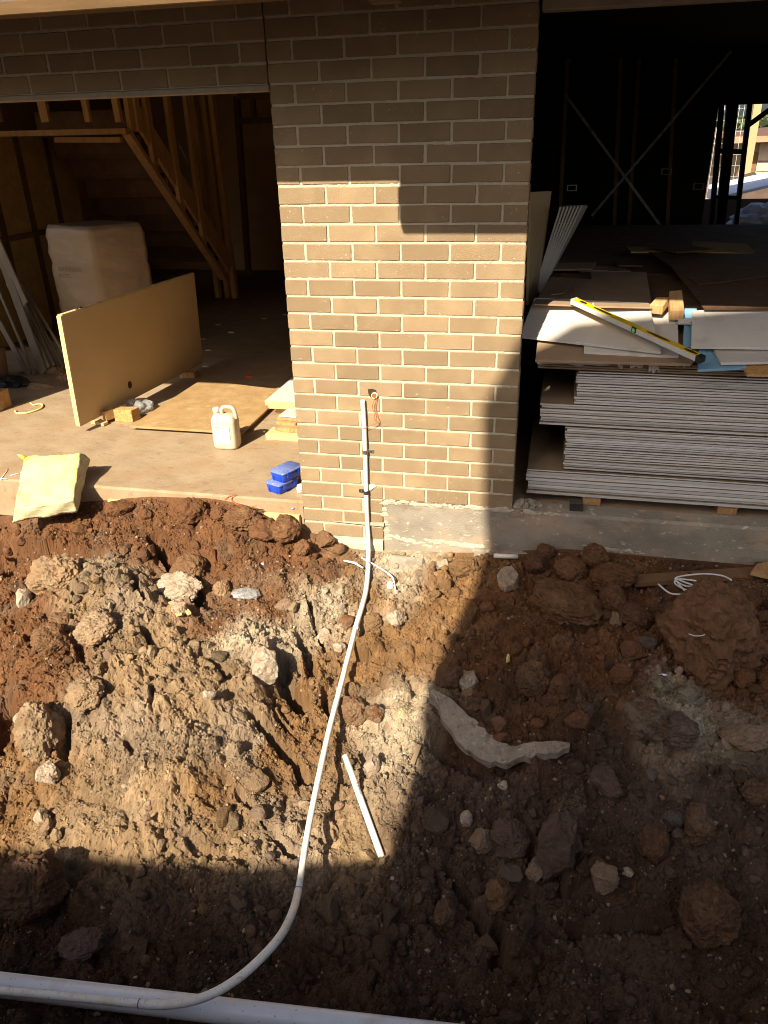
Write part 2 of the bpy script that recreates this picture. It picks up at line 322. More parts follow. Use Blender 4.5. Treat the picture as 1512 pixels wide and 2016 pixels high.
M['footing'] = mat('footing_concrete', (.31,.27,.205), (.215,.18,.135), 3, .92, .004, 90, stretch=(1, 1, 1.6), spec=.2, speck=[(40, .62, .72, (.20, .15, .10), .5), (90, .64, .72, (.50, .46, .38), .7), (4, .50, .72, (.42, .30, .20), .8), (9, .58, .7, (.17, .115, .075), .55), (22, .62, .68, (.58, .52, .42), .6)])
M['pine'] = mat('raw_pine', (.50,.30,.13), (.36,.19,.075), 14, .75, .0008, 200, stretch=(6, 1, 1), spec=.25, objr=.12)
M['beam'] = mat('eave_timber', (.13,.07,.024), (.09,.048,.016), 10, .8, stretch=(.4, 4, 4))
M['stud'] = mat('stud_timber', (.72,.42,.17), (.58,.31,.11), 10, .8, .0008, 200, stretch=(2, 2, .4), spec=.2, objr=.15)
M['lightpine'] = mat('pale_pine', (.66,.49,.23), (.54,.37,.16), 20, .7, .0008, 250, stretch=(1, 8, 8), spec=.25, objr=.1, speck=[(60, .66, .7, (.25, .13, .05), .8)])
M['board'] = mat('plasterboard_grey', (.60,.57,.52), (.52,.49,.44), 4, .9, .0006, 260, spec=.15, objr=.16, stretch=(1, 1, 14), speck=[(50, .63, .72, (.46, .43, .38), .5)])
M['boardback'] = mat('plasterboard_back', (.30,.215,.13), (.25,.17,.10), 5, .9, .0005, 200, spec=.15)
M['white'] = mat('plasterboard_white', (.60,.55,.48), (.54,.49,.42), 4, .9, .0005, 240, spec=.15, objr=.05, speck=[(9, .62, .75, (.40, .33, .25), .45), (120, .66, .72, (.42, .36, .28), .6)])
M['paper'] = mat('torn_paper', (.62,.58,.52), (.50,.45,.38), 30, .9, .002, 120)
M['mdf'] = mat('door_skin', (.56,.40,.20), (.52,.365,.18), 3, .55, .0004, 300, spec=.35)
M['doorhole'] = mat('drilled_hole', (.05,.03,.015), rough=.9)
M['edgepine'] = mat('door_edge', (.72,.55,.26), (.60,.42,.18), 20, .7, .0005, 200, stretch=(1, 1, 4))
M['osb'] = mat('particle_board', (.42,.275,.125), (.32,.19,.08), 7, .85, .0012, 150, spec=.2, speck=[(90, .62, .70, (.52, .37, .18), .7), (40, .64, .74, (.20, .10, .04), .6), (10, .6, .75, (.48, .38, .24), .6)])
M['osbblock'] = mat('chip_block', (.56,.35,.13), (.42,.22,.07), 40, .8, .002, 120, speck=[(110, .60, .66, (.20, .09, .03), .9)])
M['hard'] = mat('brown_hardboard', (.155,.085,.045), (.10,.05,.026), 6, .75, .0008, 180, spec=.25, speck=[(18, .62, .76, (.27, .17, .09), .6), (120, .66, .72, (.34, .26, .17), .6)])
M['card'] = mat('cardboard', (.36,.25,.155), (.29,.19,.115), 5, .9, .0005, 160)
M['blue'] = mat('blue_foam', (.17,.34,.47), (.22,.40,.53), 12, .7, .0005, 160)
M['pvc'] = mat('white_conduit', (.80,.77,.68), (.74,.70,.60), 20, .38, 0, spec=.5, speck=[(11, .52, .72, (.56, .42, .26), .7), (60, .60, .72, (.45, .32, .19), .6), (220, .64, .71, (.22, .14, .08), .8)])
M['pvcclean'] = mat('clean_conduit', (.80,.77,.68), (.76,.72,.62), 20, .38, 0, spec=.5, speck=[(160, .68, .72, (.45, .33, .2), .5)])
M['pvcbig'] = mat('grey_white_pipe', (.74,.76,.78), (.69,.71,.73), 6, .33, 0, spec=.5, speck=[(90, .65, .73, (.30, .20, .12), .8), (9, .55, .75, (.50, .43, .34), .6)])
M['ring'] = mat('blue_solvent_ring', (.05,.10,.36), rough=.5)
M['ink'] = mat('black_print', (.03,.03,.035), rough=.6)
M['galv'] = mat('galvanised_steel', (.42,.41,.39), (.30,.28,.25), 60, .38, .0005, 300, metal=.85, spec=.5)
M['darkgalv'] = mat('dull_strap', (.40,.39,.37), (.15,.14,.13), 9, .6, metal=.2)
M['darksteel'] = mat('dark_strap_steel', (.10,.085,.07), (.05,.045,.04), 60, .45, metal=.6)
M['lintel'] = mat('lintel_steel', (.36,.30,.22), (.28,.22,.15), 8, .65, .0005, 200)
M['orange'] = mat('orange_cable', (.75,.10,.012), rough=.45)
M['wire'] = mat('white_cable', (.72,.70,.66), rough=.45)
M['yellowp'] = mat('level_yellow', (.80,.58,.015), (.70,.48,.01), 30, .35, spec=.5, speck=[(50, .62, .74, (.42, .30, .08), .4)])
M['alu'] = mat('level_side', (.58,.57,.53), (.50,.48,.44), 20, .35, spec=.5)
M['black'] = mat('black_plastic', (.02,.02,.02), rough=.5)
M['dark'] = mat('near_black', (.018,.012,.009), (.012,.008,.006), 4, .9)  # near-black; puts the shade of the unlit rooms into the colour
M['lining'] = mat('tan_lining', (.52,.34,.17), (.44,.28,.13), 3, .9)
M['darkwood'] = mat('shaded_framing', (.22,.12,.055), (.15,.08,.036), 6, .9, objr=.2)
M['green'] = mat('green_vial', (.20,.75,.20), rough=.2)
M['jug'] = mat('dusty_plastic', (.62,.54,.41), (.50,.41,.28), 10, .5, .0006, 160, spec=.4, local=False, speck=[(14, .58, .74, (.66, .47, .33), .6), (90, .66, .72, (.35, .27, .2), .6)])
M['juglabel'] = mat('paper_label', (.70,.67,.55), (.60,.55,.42), 20, .7, speck=[(40, .62, .74, (.55, .42, .3), .5)])
M['jugcap'] = mat('cap_pink_white', (.72,.60,.52), (.62,.45,.38), 40, .5)
M['binblue'] = mat('blue_box_plastic', (.012,.07,.62), (.01,.055,.50), 10, .35, spec=.5)
M['binlid'] = mat('frosted_lid', (.16,.21,.44), (.11,.16,.40), 30, .3, spec=.5, speck=[(60, .58, .74, (.60, .55, .46), .7)])
M['whiteplastic'] = mat('white_plastic', (.80,.80,.79), rough=.4, spec=.5)
M['batt'] = mat('glasswool', (.80,.66,.27), (.76,.58,.17), 9, .95, .003, 70, spec=.05, speck=[(5, .62, .70, (.82, .62, .06), .85)])
M['battedge'] = mat('glasswool_edge', (.74,.66,.40), (.52,.44,.24), 10, .95, .006, 60, stretch=(1, 1, 6), spec=.05)
M['wallbatt'] = mat('wall_insulation', (.62,.40,.13), (.50,.30,.09), 6, .95, .008, 25)
M['bale'] = mat('bale_wrap', (.60,.45,.29), (.50,.36,.225), 3, .32, .006, 9, spec=.5, stretch=(1, 1, 2.5))
M['faint'] = mat('faint_print', (.30,.235,.165), rough=.4)
M['film'] = mat('clear_film', (.85,.85,.84), rough=.12, spec=.6, bump=.004, bscale=60, trans=.75)
M['sheet'] = mat('white_wrap', (.66,.68,.76), (.56,.58,.68), 10, .5)
M['plank'] = mat('grey_trim_board', (.36,.29,.20), (.28,.225,.15), 6, .7, spec=.3, objr=.3, stretch=(1, 1, .3))
M['rockd'] = mat('rock_dark', (0, 0, 0), attr='col', rough=.93, bump=.006, bscale=110, spec=.12, speck=[(240, .63, .70, (.46, .36, .24), .6), (160, .30, .37, (.05, .028, .016), .6), (16, .60, .74, (.19, .09, .04), .5)])
M['rockp'] = mat('rock_pale', (0, 0, 0), attr='col', rough=.93, bump=.006, bscale=120, spec=.12, speck=[(260, .63, .70, (.62, .54, .42), .7), (130, .30, .37, (.18, .11, .06), .7), (14, .58, .74, (.36, .21, .10), .6)])
M['paleclay'] = mat('concrete_spill', (.36,.30,.225), (.25,.195,.14), 12, .9, .010, 90, speck=[(60, .60, .72, (.50, .44, .36), .7), (25, .56, .70, (.15, .085, .05), .75), (150, .64, .70, (.12, .08, .06), .7)])
M['roofc'] = mat('roof_sheet', (.10,.09,.09), rough=.8)
M['tile'] = mat('roof_tiles', (.16,.085,.06), (.11,.06,.045), 20, .85)
M['nbrick'] = mat('cream_render', (.42,.30,.16), (.36,.25,.13), 10, .9, stretch=(1, 1, 4))
M['nwall'] = mat('pale_wall', (.55,.46,.34), (.48,.40,.29), 6, .9)
M['leaf'] = mat('leaf_green', (.09,.115,.05), (.055,.075,.03), 10, .9)
M['fill'] = mat('fill_soil', (.10,.065,.045), (.075,.05,.036), 5, .95)
M['glass'] = mat('window_glass', (.9, .92, .92), rough=.03, spec=.5, trans=1.0)

# ---------------------------------------------------------------- ground
ny, nx = XX.shape
V = np.stack([XX+(rng.random(XX.shape)-.5)*.004, np.minimum(YY+(rng.random(XX.shape)-.5)*.004, .014), H], -1).reshape(-1, 3)
idx = np.arange(ny*nx).reshape(ny, nx)
F = np.stack([idx[:-1, :-1], idx[:-1, 1:], idx[1:, 1:], idx[1:, :-1]], -1).reshape(-1, 4)
def fastmesh(name, V, F, m, col=None, smooth=True):
    k = F.shape[1]; d = bpy.data.meshes.new(name); d.vertices.add(len(V)); d.vertices.foreach_set('co', np.ascontiguousarray(V, np.float32).ravel())
    d.loops.add(F.size); d.loops.foreach_set('vertex_index', F.astype(np.int32).ravel()); d.polygons.add(len(F)); d.polygons.foreach_set('loop_start', np.arange(0, F.size, k, dtype=np.int32)); d.polygons.foreach_set('loop_total', np.full(len(F), k, np.int32))
    d.update(calc_edges=True); d.polygons.foreach_set('use_smooth', [smooth]*len(F))
    if col is not None:
        a = d.attributes.new('col', 'FLOAT_COLOR', 'POINT'); a.data.foreach_set('color', np.c_[col, np.ones(len(col))].astype(np.float32).ravel())
    d.materials.append(m); return d
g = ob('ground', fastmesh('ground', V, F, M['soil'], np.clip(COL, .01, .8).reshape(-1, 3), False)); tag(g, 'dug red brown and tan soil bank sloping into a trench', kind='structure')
# the undug ground around the dig, out to the horizon
def rect(name, x0, y0, x1, y1, z, m): return ob(name, me(name, [(x0,y0,z),(x1,y0,z),(x1,y1,z),(x0,y1,z)], [(0,1,2,3)], m))
yard = empty('yard'); tag(yard, 'bare soil yard around the building out to the horizon', kind='structure')
bx = lambda a, b: box('soil_block', a, b, M['fill'], yard, 0)
bx((-60, -60, -1.3), (60, -3.1, .12)); bx((-60, -3.1, -1.3), (-2.72, .0, -.42)); bx((3.06, -3.1, -1.3), (60, 0, -.26))
bx((-60, .0, -1.3), (-6.01, 8.3, -.12)); bx((-200, 8.3, -3.2), (200, 300, -1.6))

# ---------------------------------------------------------------- floor slab and footing
def pr(name, prof, x0, x1, m, parent=None):
    n = len(prof); V = [(x0, y, z) for y, z in prof]+[(x1, y, z) for y, z in prof]
    F = [tuple(range(n)), tuple(range(2*n-1, n-1, -1))]+[(i, (i+1) % n, n+(i+1) % n, n+i) for i in range(n)]
    d = me(name, V, F, m); bm = bmesh.new(); bm.from_mesh(d); bmesh.ops.recalc_face_normals(bm, faces=bm.faces); bm.to_mesh(d); bm.free(); return ob(name, d, parent)
fl = pr('floor', [(.0, -.30), (.0, -.057), (.012, FL), (8.2, FL), (8.2, -.30)], -6, .0, M['conc']); tag(fl, 'dusty concrete floor slab of the open room', kind='structure')
f2 = pr('floor', [(.12, -.30), (.12, FL), (8.2, FL), (8.2, -.30)], .001, 6, M['conc']); tag(f2, kind='structure')
ft = pr('concrete_footing', [(.0, -.6), (-.002, -.235), (.0, -.02), (.008, -.003), (.119, -.003), (.119, -.6)], .478, 3.6, M['footing']); tag(ft, 'grey concrete footing edge under the brick pier and the sheet stack', 'footing')
pr('base_ledge', [(-.03, -.6), (-.03, -.262), (-.026, -.25), (-.003, -.25), (-.003, -.6)], 1.0, 3.6, M['footing'], ft)
t = empty('formwork_timber', (-.55, -.02, -.15)); tag(t, 'pale timber formwork strip along the slab edge above the soil', 'timber')
for a, b in ((-1.25, -.36), (-.352, -.02)):
    box('board', (a+.55, -.008, -.105), (b+.55, .018, .03 if a < -1 else .022), M['lightpine'], t, .002)
def smear(name, P, m, parent, seed, r0=.006, r1=.02):
    r = random.Random(seed); bm = bmesh.new()
    for (x0, z0), (x1, z1), n in P:
        for k in range(n):
            t_ = r.random(); s_ = r0*(r1/r0)**(r.random()**2)
            b = bmesh.ops.create_icosphere(bm, subdivisions=1, radius=1, matrix=Matrix.Translation((x0+(x1-x0)*t_, -.001, z0+(z1-z0)*t_+r.uniform(-.008, .008))) @ Matrix.Diagonal((s_*r.uniform(1, 2.4), s_*.35, s_*r.uniform(.5, 1.1), 1)))
    for v in bm.verts: v.co += Vector((r.uniform(-1, 1), r.uniform(-.5, .5), r.uniform(-1, 1)))*.002
    d = bpy.data.meshes.new(name); bm.to_mesh(d); bm.free(); d.materials.append(m); o = ob(name, d, parent); o['kind'] = 'stuff'; return o
smear('mortar_smear', [((.48, -.008), (1.2, -.008), 90), ((.48, -.02), (.50, -.26), 26), ((.72, -.235), (1.06, -.25), 90), ((.50, -.22), (.75, -.27), 40), ((1.2, -.01), (1.45, -.012), 16), ((1.6, -.19), (1.9, -.20), 30)], M['smear'], ft, 3)
pr('rebate_mortar', [(-.012, -.7), (-.012, -.285), (-.004, -.262), (.1, -.262), (.1, -.7)], -.001, .47, M['mortar'], ft)

# ---------------------------------------------------------------- brickwork
def brickmesh(l, seed): return hexa(boxv((0, 0, 0), (l, .1, .076)), M['brick'], .0035, .0012, seed, 'brick')
BM = {}
def brick(parent, x, z, l, dy=0):
    key = (round(l, 3), random.randrange(4))
    if key not in BM: BM[key] = brickmesh(l, hash(key) & 999)
    o = ob('brick', BM[key], parent, (x+random.uniform(-.0012, .0012), dy+random.uniform(-.0014, .0008), z+random.uniform(-.001, .001)), (random.uniform(-.006, .006), random.uniform(-.004, .004), random.uniform(-.003, .003)))
    return o
pier = empty('brick_pier', (0, 0, 0)); tag(pier, 'wide tan brick pier between the two open doorways', 'brick pier')
def mortar(parent, a, b, seed):
    """joint body with a slightly uneven front"""
    (x0, y0, z0), (x1, y1, z1) = a, b; nx_ = max(2, int((x1-x0)/.012)); nz_ = max(2, int((z1-z0)/.012)); r = np.random.default_rng(seed)
    gx = np.linspace(x0, x1, nx_); gz = np.linspace(z0, z1, nz_); A, B = np.meshgrid(gx, gz); Y = y0 + r.uniform(-.0013, .0016, A.shape)
    Vv = np.stack([A, Y, B], -1).reshape(-1, 3); i = np.arange(A.size).reshape(A.shape)
    Ff = np.stack([i[:-1, :-1], i[:-1, 1:], i[1:, 1:], i[1:, :-1]], -1).reshape(-1, 4)
    k = len(Vv); Vv = np.r_[Vv, boxv((x0, y0+.004, z0), (x1, y1, z1))]; Ff = np.r_[Ff, np.array(BF)+k]
    o = ob('mortar', fastmesh('mortar', Vv, Ff, M['mortar'], smooth=False), parent); return o
mortar(pier, (.004, .0032, .003), (1.193, .097, 2.6), 1)
mortar(pier, (.004, .0032, -.262), (.472, .097, .002), 2)
U = .12
def course(parent, r, us, x0=0):
    z = (28-r-1)*.086+.005
    for a, b in zip(us[:-1], us[1:]):
        xa = a*U + (.005 if a > us[0] else 0); xb = b*U - (.005 if b < us[-1] else 0)
        brick(parent, x0+xa, z, xb-xa)
for r in range(-2, 28):
    course(pier, r, [0, 1, 3, 5, 7, 9, 9.97] if r % 2 == 0 else [0, 2, 4, 6, 8, 9.97])
for r, us in ((28, [0, 1, 3, 3.94]), (29, [0, 2, 3.94]), (30, [0, 1, 3, 3.94])): course(pier, r, us)
panel = empty('brick_lintel_wall', (-.01, 0, 2.064)); tag(panel, 'shaded band of brickwork on a steel lintel over the left doorway', 'brick wall')
pm = mortar(panel, (-2.6+.01, .0032, .0), (.002, .097, .55), 3)
for r in range(-2, 4):
    z = (28-r-1)*.086+.004-2.064
    e = [(-.2445*k) for k in range(0, 11)] if r % 2 else [0]+[-.125-.2445*k for k in range(0, 10)]
    for a, b in zip(e[1:], e[:-1]):
        xa, xb = a+.005, b-(.005 if b < 0 else 0); brick(panel, xa+.004, z, xb-xa)
box('lintel_infill', (-3.3, .004, .0), (-2.592, .097, .55), M['brick'], panel, 0)
ln = box('lintel_bar', (-3.3, -.006, -.026), (.008, .1, -.002), M['lintel'], panel, .002)
lin2 = box('door_lintel', (1.21, -.004, 2.288), (3.6, .1, 2.325), M['lintel'], None, .002); tag(lin2, 'grey brown lintel bar over the dark right hand doorway', 'lintel')
rb = box('lintel_brickwork', (1.21, .002, 2.327), (3.6, .1, 2.75), M['brick'], None, .002); tag(rb, 'brick band resting on the lintel above the right doorway', 'brick wall')
# bits on the pier foot
st = slab('damp_course_strip', [pk(648, 1026, 'y', -.012), pk(756, 1037, 'y', -.02), pk(756, 1029, 'y', -.012), pk(690, 1027, 'y', -.006)], .002, M['lintel'], None, 0, Vector((0, 1, 0))); tag(st, 'bent strip of damp course sticking out near the pier foot', 'strip')

# ---------------------------------------------------------------- roof over the wall (eave beams, sheet)
ev = empty('house_roof', (0, -.73, 2.285)); tag(ev, 'timber eave beam and roof edge above the brick wall', 'roof')
box('eave_beam', (-5, -.045, 0), (.45, .045, .045), M['beam'], ev, .003)
box('eave_beam', (.45, -.045, .05), (5, .045, .095), M['beam'], ev, .003)
box('fascia', (-5, -.03, .0455), (5, .0, .33), M['roofc'], ev, 0)
slab('roof_sheet', [(-5, -.03, .36), (5, -.03, .36), (5, 4.5, 1.9), (-5, 4.5, 1.9)], .03, M['roofc'], ev, 0)
box('soffit_batten', (.65, .0, -.028), (.76, .06, .04), M['beam'], ev, .003)
po = empty('porch_roof', (.24, -1.3, 2.516)); tag(po, 'porch roof edge jutting out over the right doorway', 'roof')
box('porch_beam', (0, -.045, 0), (5, .045, .14), M['pine'], po, .003)
slab('porch_sheet', [(0, -.05, .18), (5, -.05, .18), (5, 1.3, .7), (0, 1.3, .7)], .03, M['roofc'], po, 0)
# unseen house behind the camera, outline shaped to shade near soil and right side
oh = empty('opposite_house', (0, -7.5, 0)); tag(oh, 'unseen house across the yard behind the viewer with a low wing and a tall wing', 'house')
prof = [(-5.5, .1), (2.4, .1), (2.4, 8.1), (.17, 7.57), (-.75, 7.36), (-.93, 7.05), (-1.08, 6.73), (-1.06, 6.15), (-.935, 4.95), (-.80, 4.4), (-.74, 4.0), (-1.2, 3.9), (-2.3, 3.76), (-5.5, 3.6)]
V = [(x, 0, z) for x, z in prof]+[(x, -.25, z) for x, z in prof]; n = len(prof)
ob('wall', me('wall', V, [tuple(range(n)), tuple(range(2*n-1, n-1, -1))]+[(i, n+i, n+(i+1) % n, (i+1) % n) for i in range(n)], M['nwall']), oh)
box('side_wing', (-.7, -5, .1), (2.4, -.26, 6.8), M['nwall'], oh, 0); box('low_wing', (-5.5, -5, .1), (-1.2, -.26, 3.3), M['nwall'], oh, 0)
for x in (-5, -3.2): fr = box('window', (x, -.01, 1.1), (x+1.2, .03, 2.3), M['dark'], oh, 0)


# ---------------------------------------------------------------- rooms: ceiling, walls
rm = empty('room_shell', (0, 0, 0)); tag(rm, 'dark walls and ceiling inside the unfinished house', 'wall')
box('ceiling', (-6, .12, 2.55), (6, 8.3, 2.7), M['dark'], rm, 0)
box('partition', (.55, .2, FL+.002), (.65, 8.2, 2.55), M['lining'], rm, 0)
box('partition_wrap', (.651, .2, FL+.002), (.66, 6.5, 2.549), M['dark'], rm, 0)  # dark sheet added so the partition does not brighten the right room
box('inner_wall', (.02, .14, FL+.002), (1.17, .20, 2.549), M['lining'], rm, 0)
box('back_wall', (-6, 8.0, FL+.002), (.55, 8.2, 2.55), M['lining'], rm, 0)
box('left_wall', (-5.2, 2.9, FL+.002), (-5.1, 8.0, 2.55), M['lining'], rm, 0)  # stops short: invented side opening lets daylight brighten the left room
box('front_wall', (-5.2, .0, FL+.002), (-3.2, .2, 2.55), M['lining'], rm, 0)
BW = 6.5
bwall = empty('stud_back_wall', (2.2, BW, 0)); tag(bwall, 'dark back wall with crossed steel braces and a window gap', 'wall')
wx0 = pk(1402, 300, 'y', BW).x; wz0 = pk(1440, 462, 'y', BW).z; wz1 = pk(1450, 206, 'y', BW).z
def bwp(x, y, dy=0): p = pk(x, y, 'y', BW+dy); return (p.x-2.2, dy, p.z)
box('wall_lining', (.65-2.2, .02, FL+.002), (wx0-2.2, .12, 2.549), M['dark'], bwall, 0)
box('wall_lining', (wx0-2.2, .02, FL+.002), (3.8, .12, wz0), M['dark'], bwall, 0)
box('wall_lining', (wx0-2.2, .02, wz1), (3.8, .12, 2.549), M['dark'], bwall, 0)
for xt, xb in ((1118, 1100), (1222, 1208), (1258, 1236), (1330, 1312)):
    a = bwp(xt, 115, -.03); b = bwp(xb, 470, -.03); bar('stud', a, b, .045, .05, M['darkwood'], bwall, (0, 1, 0))
for a, b in (((1112, 185), (1335, 492)), ((1440, 100), (1165, 425))): bar('brace_strap', bwp(*a, -.062), bwp(*b, -.062), .03, .002, M['darkgalv'], bwall, (0, 1, 0), 0)
for x, y in ((1126, 370), (1312, 338), (1375, 367)):
    fr = empty('socket_box'); fr.parent = bwall; fr.location = bwp(x, y, -.07)
    for a, b in (((-.06, -.01, -.035), (-.045, 0, .035)), ((.045, -.01, -.035), (.06, 0, .035)), ((-.045, -.01, .025), (.045, 0, .035)), ((-.045, -.01, -.035), (.045, 0, -.025))): box('rim', a, b, M['whiteplastic'] if x < 1200 else M['plank'], fr, .002)
# window studs and frame in the gap
for (xt, xb, wd) in ((1421, 1398, .05), (1436, 1412, .055), (1446, 1418, .07), (1476, 1446, .045)):
    bar('window_stud', bwp(xt, 205, -.01), bwp(xb, 464, -.01), wd, .09, M['dark'], bwall, (0, 1, 0))
bar('window_rail', bwp(1415, 297, -.012), bwp(1468, 299, -.012), .05, .06, M['dark'], bwall, (0, 1, 0))
bar('window_rail', bwp(1408, 388, -.012), bwp(1456, 389, -.012), .04, .05, M['dark'], bwall, (0, 1, 0))
bar('window_brace', bwp(1474, 246, -.02), bwp(1530, 205, -.02), .05, .06, M['dark'], bwall, (0, 1, 0))
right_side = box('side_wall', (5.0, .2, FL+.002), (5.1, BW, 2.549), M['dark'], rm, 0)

# ---------------------------------------------------------------- what shows through the back window
def boxat(name, p, s, m, parent=None, bev=0): return box(name, (p[0]-s[0]/2, p[1]-s[1]/2, p[2]), (p[0]+s[0]/2, p[1]+s[1]/2, p[2]+s[2]), m, parent, bev)
nh = empty('neighbour_house', (0, 30, -1.6)); tag(nh, 'far cream and brown brick house with a tiled roof seen through the back window', 'house')
ez = pk(1490, 276, 'y', 30).z; x0 = pk(1462, 290, 'y', 30).x
box('wall', (x0, 0, 0), (x0+14, 8, ez+1.6), M['nbrick'], nh, 0)
box('side_panel', (pk(1494, 300, 'y', 29.9).x, -.12, 0), (x0+14, -.01, ez+1.5), M['nwall'], nh, 0)
for k in range(6): box('board_joint', (pk(1494, 300, 'y', 29.9).x+.02, -.14, .35+k*.35), (x0+13, -.121, .38+k*.35), M['darkwood'], nh, 0)
box('window', (pk(1483, 300, 'y', 29.9).x, -.1, .2), (pk(1493, 300, 'y', 29.9).x, -.02, ez+1.2), M['darkwood'], nh, 0)
box('gutter', (x0-.8, -1.0, ez+1.55), (x0+14.5, -.8, ez+1.75), M['card'], nh, 0)
rz = pk(1512, 243, 'y', 34).z+1.6
ob('roof', me('roof', [(x0-.8,-.9,ez+1.7),(x0+15,-.9,ez+1.7),(x0+15,9,ez+1.7),(x0-.8,9,ez+1.7),(x0+3.2,4,rz),(x0+11,4,rz)], [(0,1,5,4),(1,2,5),(2,3,4,5),(3,0,4)], M['tile']), nh)
chx = pk(1485, 230, 'y', 27).x
ch = box('brick_column', (chx-.12, 26.7, -1.6), (chx+.12, 27.0, pk(1485, 205, 'y', 27).z), M['nbrick'], None, 0); tag(ch, 'sunny cream brick column in front of the far house roof', 'column')
for i, (px_, py_, dd, ht) in enumerate(((1510, 226, 90, 5), (1496, 232, 95, 4), (1530, 230, 85, 5), (1450, 232, 70, 5.5), (1464, 240, 60, 3))):
    p = pk(px_, 262, 'y', dd); base = Vector((p.x, dd, -1.6)); tr = empty('tree', base); tag(tr, ['round distant tree right of the far roof ridge', 'low distant tree just behind the far roof ridge', 'distant tree at the right picture edge behind the far house', 'green tree behind the wire mesh in the left window gap', 'bushy shrub low behind the wire mesh'][i], 'tree')
    top = pk(px_, py_, 'y', dd).z+1.6
    tubo('trunk', [(0, 0, 0), (.1, 0, top*.6)], [.2, .1], M['darkwood'], tr, 6)
    r = np.random.default_rng(i+300); n = 260; q = r.normal(size=(n, 3)); q /= np.linalg.norm(q, axis=1)[:, None]; q *= (r.random(n)**.4)[:, None]*np.array([ht*.55, ht*.5, top*.32]); q[:, 2] += top*.72
    Vv = []; Ff = []
    for c in q:
        a = r.normal(size=3); a /= np.linalg.norm(a); b_ = np.cross(a, r.normal(size=3)); b_ /= np.linalg.norm(b_); s = r.uniform(.25, .55)
        k = len(Vv); Vv += [c+a*s, c+b_*s, c-a*s, c-b_*s]; Ff.append((k, k+1, k+2, k+3))
    ob('crown', me('crown', Vv, Ff, M['leaf']), tr)
mh = empty('soil_heap', (4.6, 15, -1.6)); tag(mh, 'long dark soil heap beyond the back window', 'soil heap')
V_ = []; F_ = []
for i in range(25):
    for j in range(9):
        x = -5+i*.5; y = -2+j*.5; zt = pk(1480, 345, 'y', 15).z+1.6; V_.append((x, y, max(0, (zt-.12*max(0, x-.2))*math.cos((j-4)/4*1.5)+.10*random.uniform(-1, 1))))
for i in range(24):
    for j in range(8): a = i*9+j; F_.append((a, a+9, a+10, a+1))
ob('heap', me('heap', V_, F_, M['fill'], True), mh)
bs = slab('metal_sheet', [pk(1395, 392, 'y', 9.5), pk(1530, 360, 'y', 9.5), pk(1530, 335, 'y', 11), pk(1395, 364, 'y', 11)], .04, M['sheet'], None, .002); tag(bs, 'long pale blue sheet lying outside the back window', 'sheet')
wl = box('low_fence', (1.6, 9.0, -1.6), (5.5, 9.08, pk(1480, 392, 'y', 9).z), M['fill'], None, 0); tag(wl, 'low dark fence panel behind the white wrapped bundle', 'fence')
wf = empty('wire_fence', (pk(1450, 250, 'y', 13).x, 13, -1.6)); tag(wf, 'temporary wire mesh fence panel outside the back window', 'fence')
for k in range(-4, 3): tubo('wire', [(k*.085, 0, 1.2), (k*.085, 0, 3.75)], .0022, M['wire'], wf, 5)
for k in range(14): tubo('wire', [(-.36, 0, 1.2+k*.19), (.18, 0, 1.2+k*.19)], .0022, M['wire'], wf, 5)
def crumple(name, cen, size, n, amp, m, seed, flat=.0):
    bm = bmesh.new(); bmesh.ops.create_icosphere(bm, subdivisions=n, radius=1); r = random.Random(seed)
    ph = [(Vector((r.gauss(0, 1), r.gauss(0, 1), r.gauss(0, 1)))*3, r.random()*6) for _ in range(9)]
    for v in bm.verts:
        s = sum(abs(math.sin(v.co.dot(k)+p)) for k, p in ph)/9; f_ = 1+amp*(s-.6)*2
        v.co = Vector((v.co.x*size[0]*f_, v.co.y*size[1]*f_, max(v.co.z, -flat)*size[2]*f_))
    d = bpy.data.meshes.new(name); bm.to_mesh(d); bm.free(); d.materials.append(m); return ob(name, d, None, cen)
wr = crumple('wrapped_bundle', pk(1505, 440, 'y', 8.0), (.42, .3, .26), 4, .45, M['sheet'], 5, .4); tag(wr, 'crumpled bluish white plastic sheet over a bundle outside the window', 'plastic sheet')
sb = box('sill_bench', (pk(1450, 462, 'y', 7.6).x, 7.2, FL), (4.6, 8.3, pk(1480, 466, 'y', 7.6).z), M['darkwood'], None, 0); tag(sb, 'dark bench carrying the white wrapped bundle by the window', 'bench')

# ---------------------------------------------------------------- stair and framing in the left room
sf = empty('stair_frame', (-2.8, 3.5, 0)); tag(sf, 'raw timber stud frame of the stair with a sloping plate and posts', 'stair')
def xp(px_, py_, x=-2.72): p = pk(px_, py_, 'x', x); return (p.x+2.8, p.y-3.5, p.z)
pl0, pl1 = xp(250, 262), xp(440, 548)
bar('sloping_plate', pl0, pl1, .09, .05, M['stud'], sf)
b0 = (pl0[0]-.75, pl0[1]+.25, pl0[2]+.1); b1 = (pl1[0]-.75, pl1[1]+.1, pl1[2]+.05)
bar('stringer', (pl0[0]-.02, pl0[1]+.28, pl0[2]+.16), (pl1[0]-.02, pl1[1]+.3, pl1[2]+.1), .04, .20, M['stud'], sf)
for k, (xt, xb) in enumerate(((285, 322), (327, 366), (365, 403))):
    a = xp(xt, 186); t_ = (a[1]-pl0[1])/(pl1[1]-pl0[1]); zb = pl0[2]+(pl1[2]-pl0[2])*t_+.02
    bar('stud', (a[0], a[1], zb), (a[0], a[1], 2.5), .045, .09, M['stud'], sf, (0, 1, 0))
for px_ in (250, 264): a = xp(px_, 190); bar('stud', (a[0], a[1], pl0[2]+.01), (a[0], a[1], 2.5), .045, .09, M['stud'], sf, (0, 1, 0))
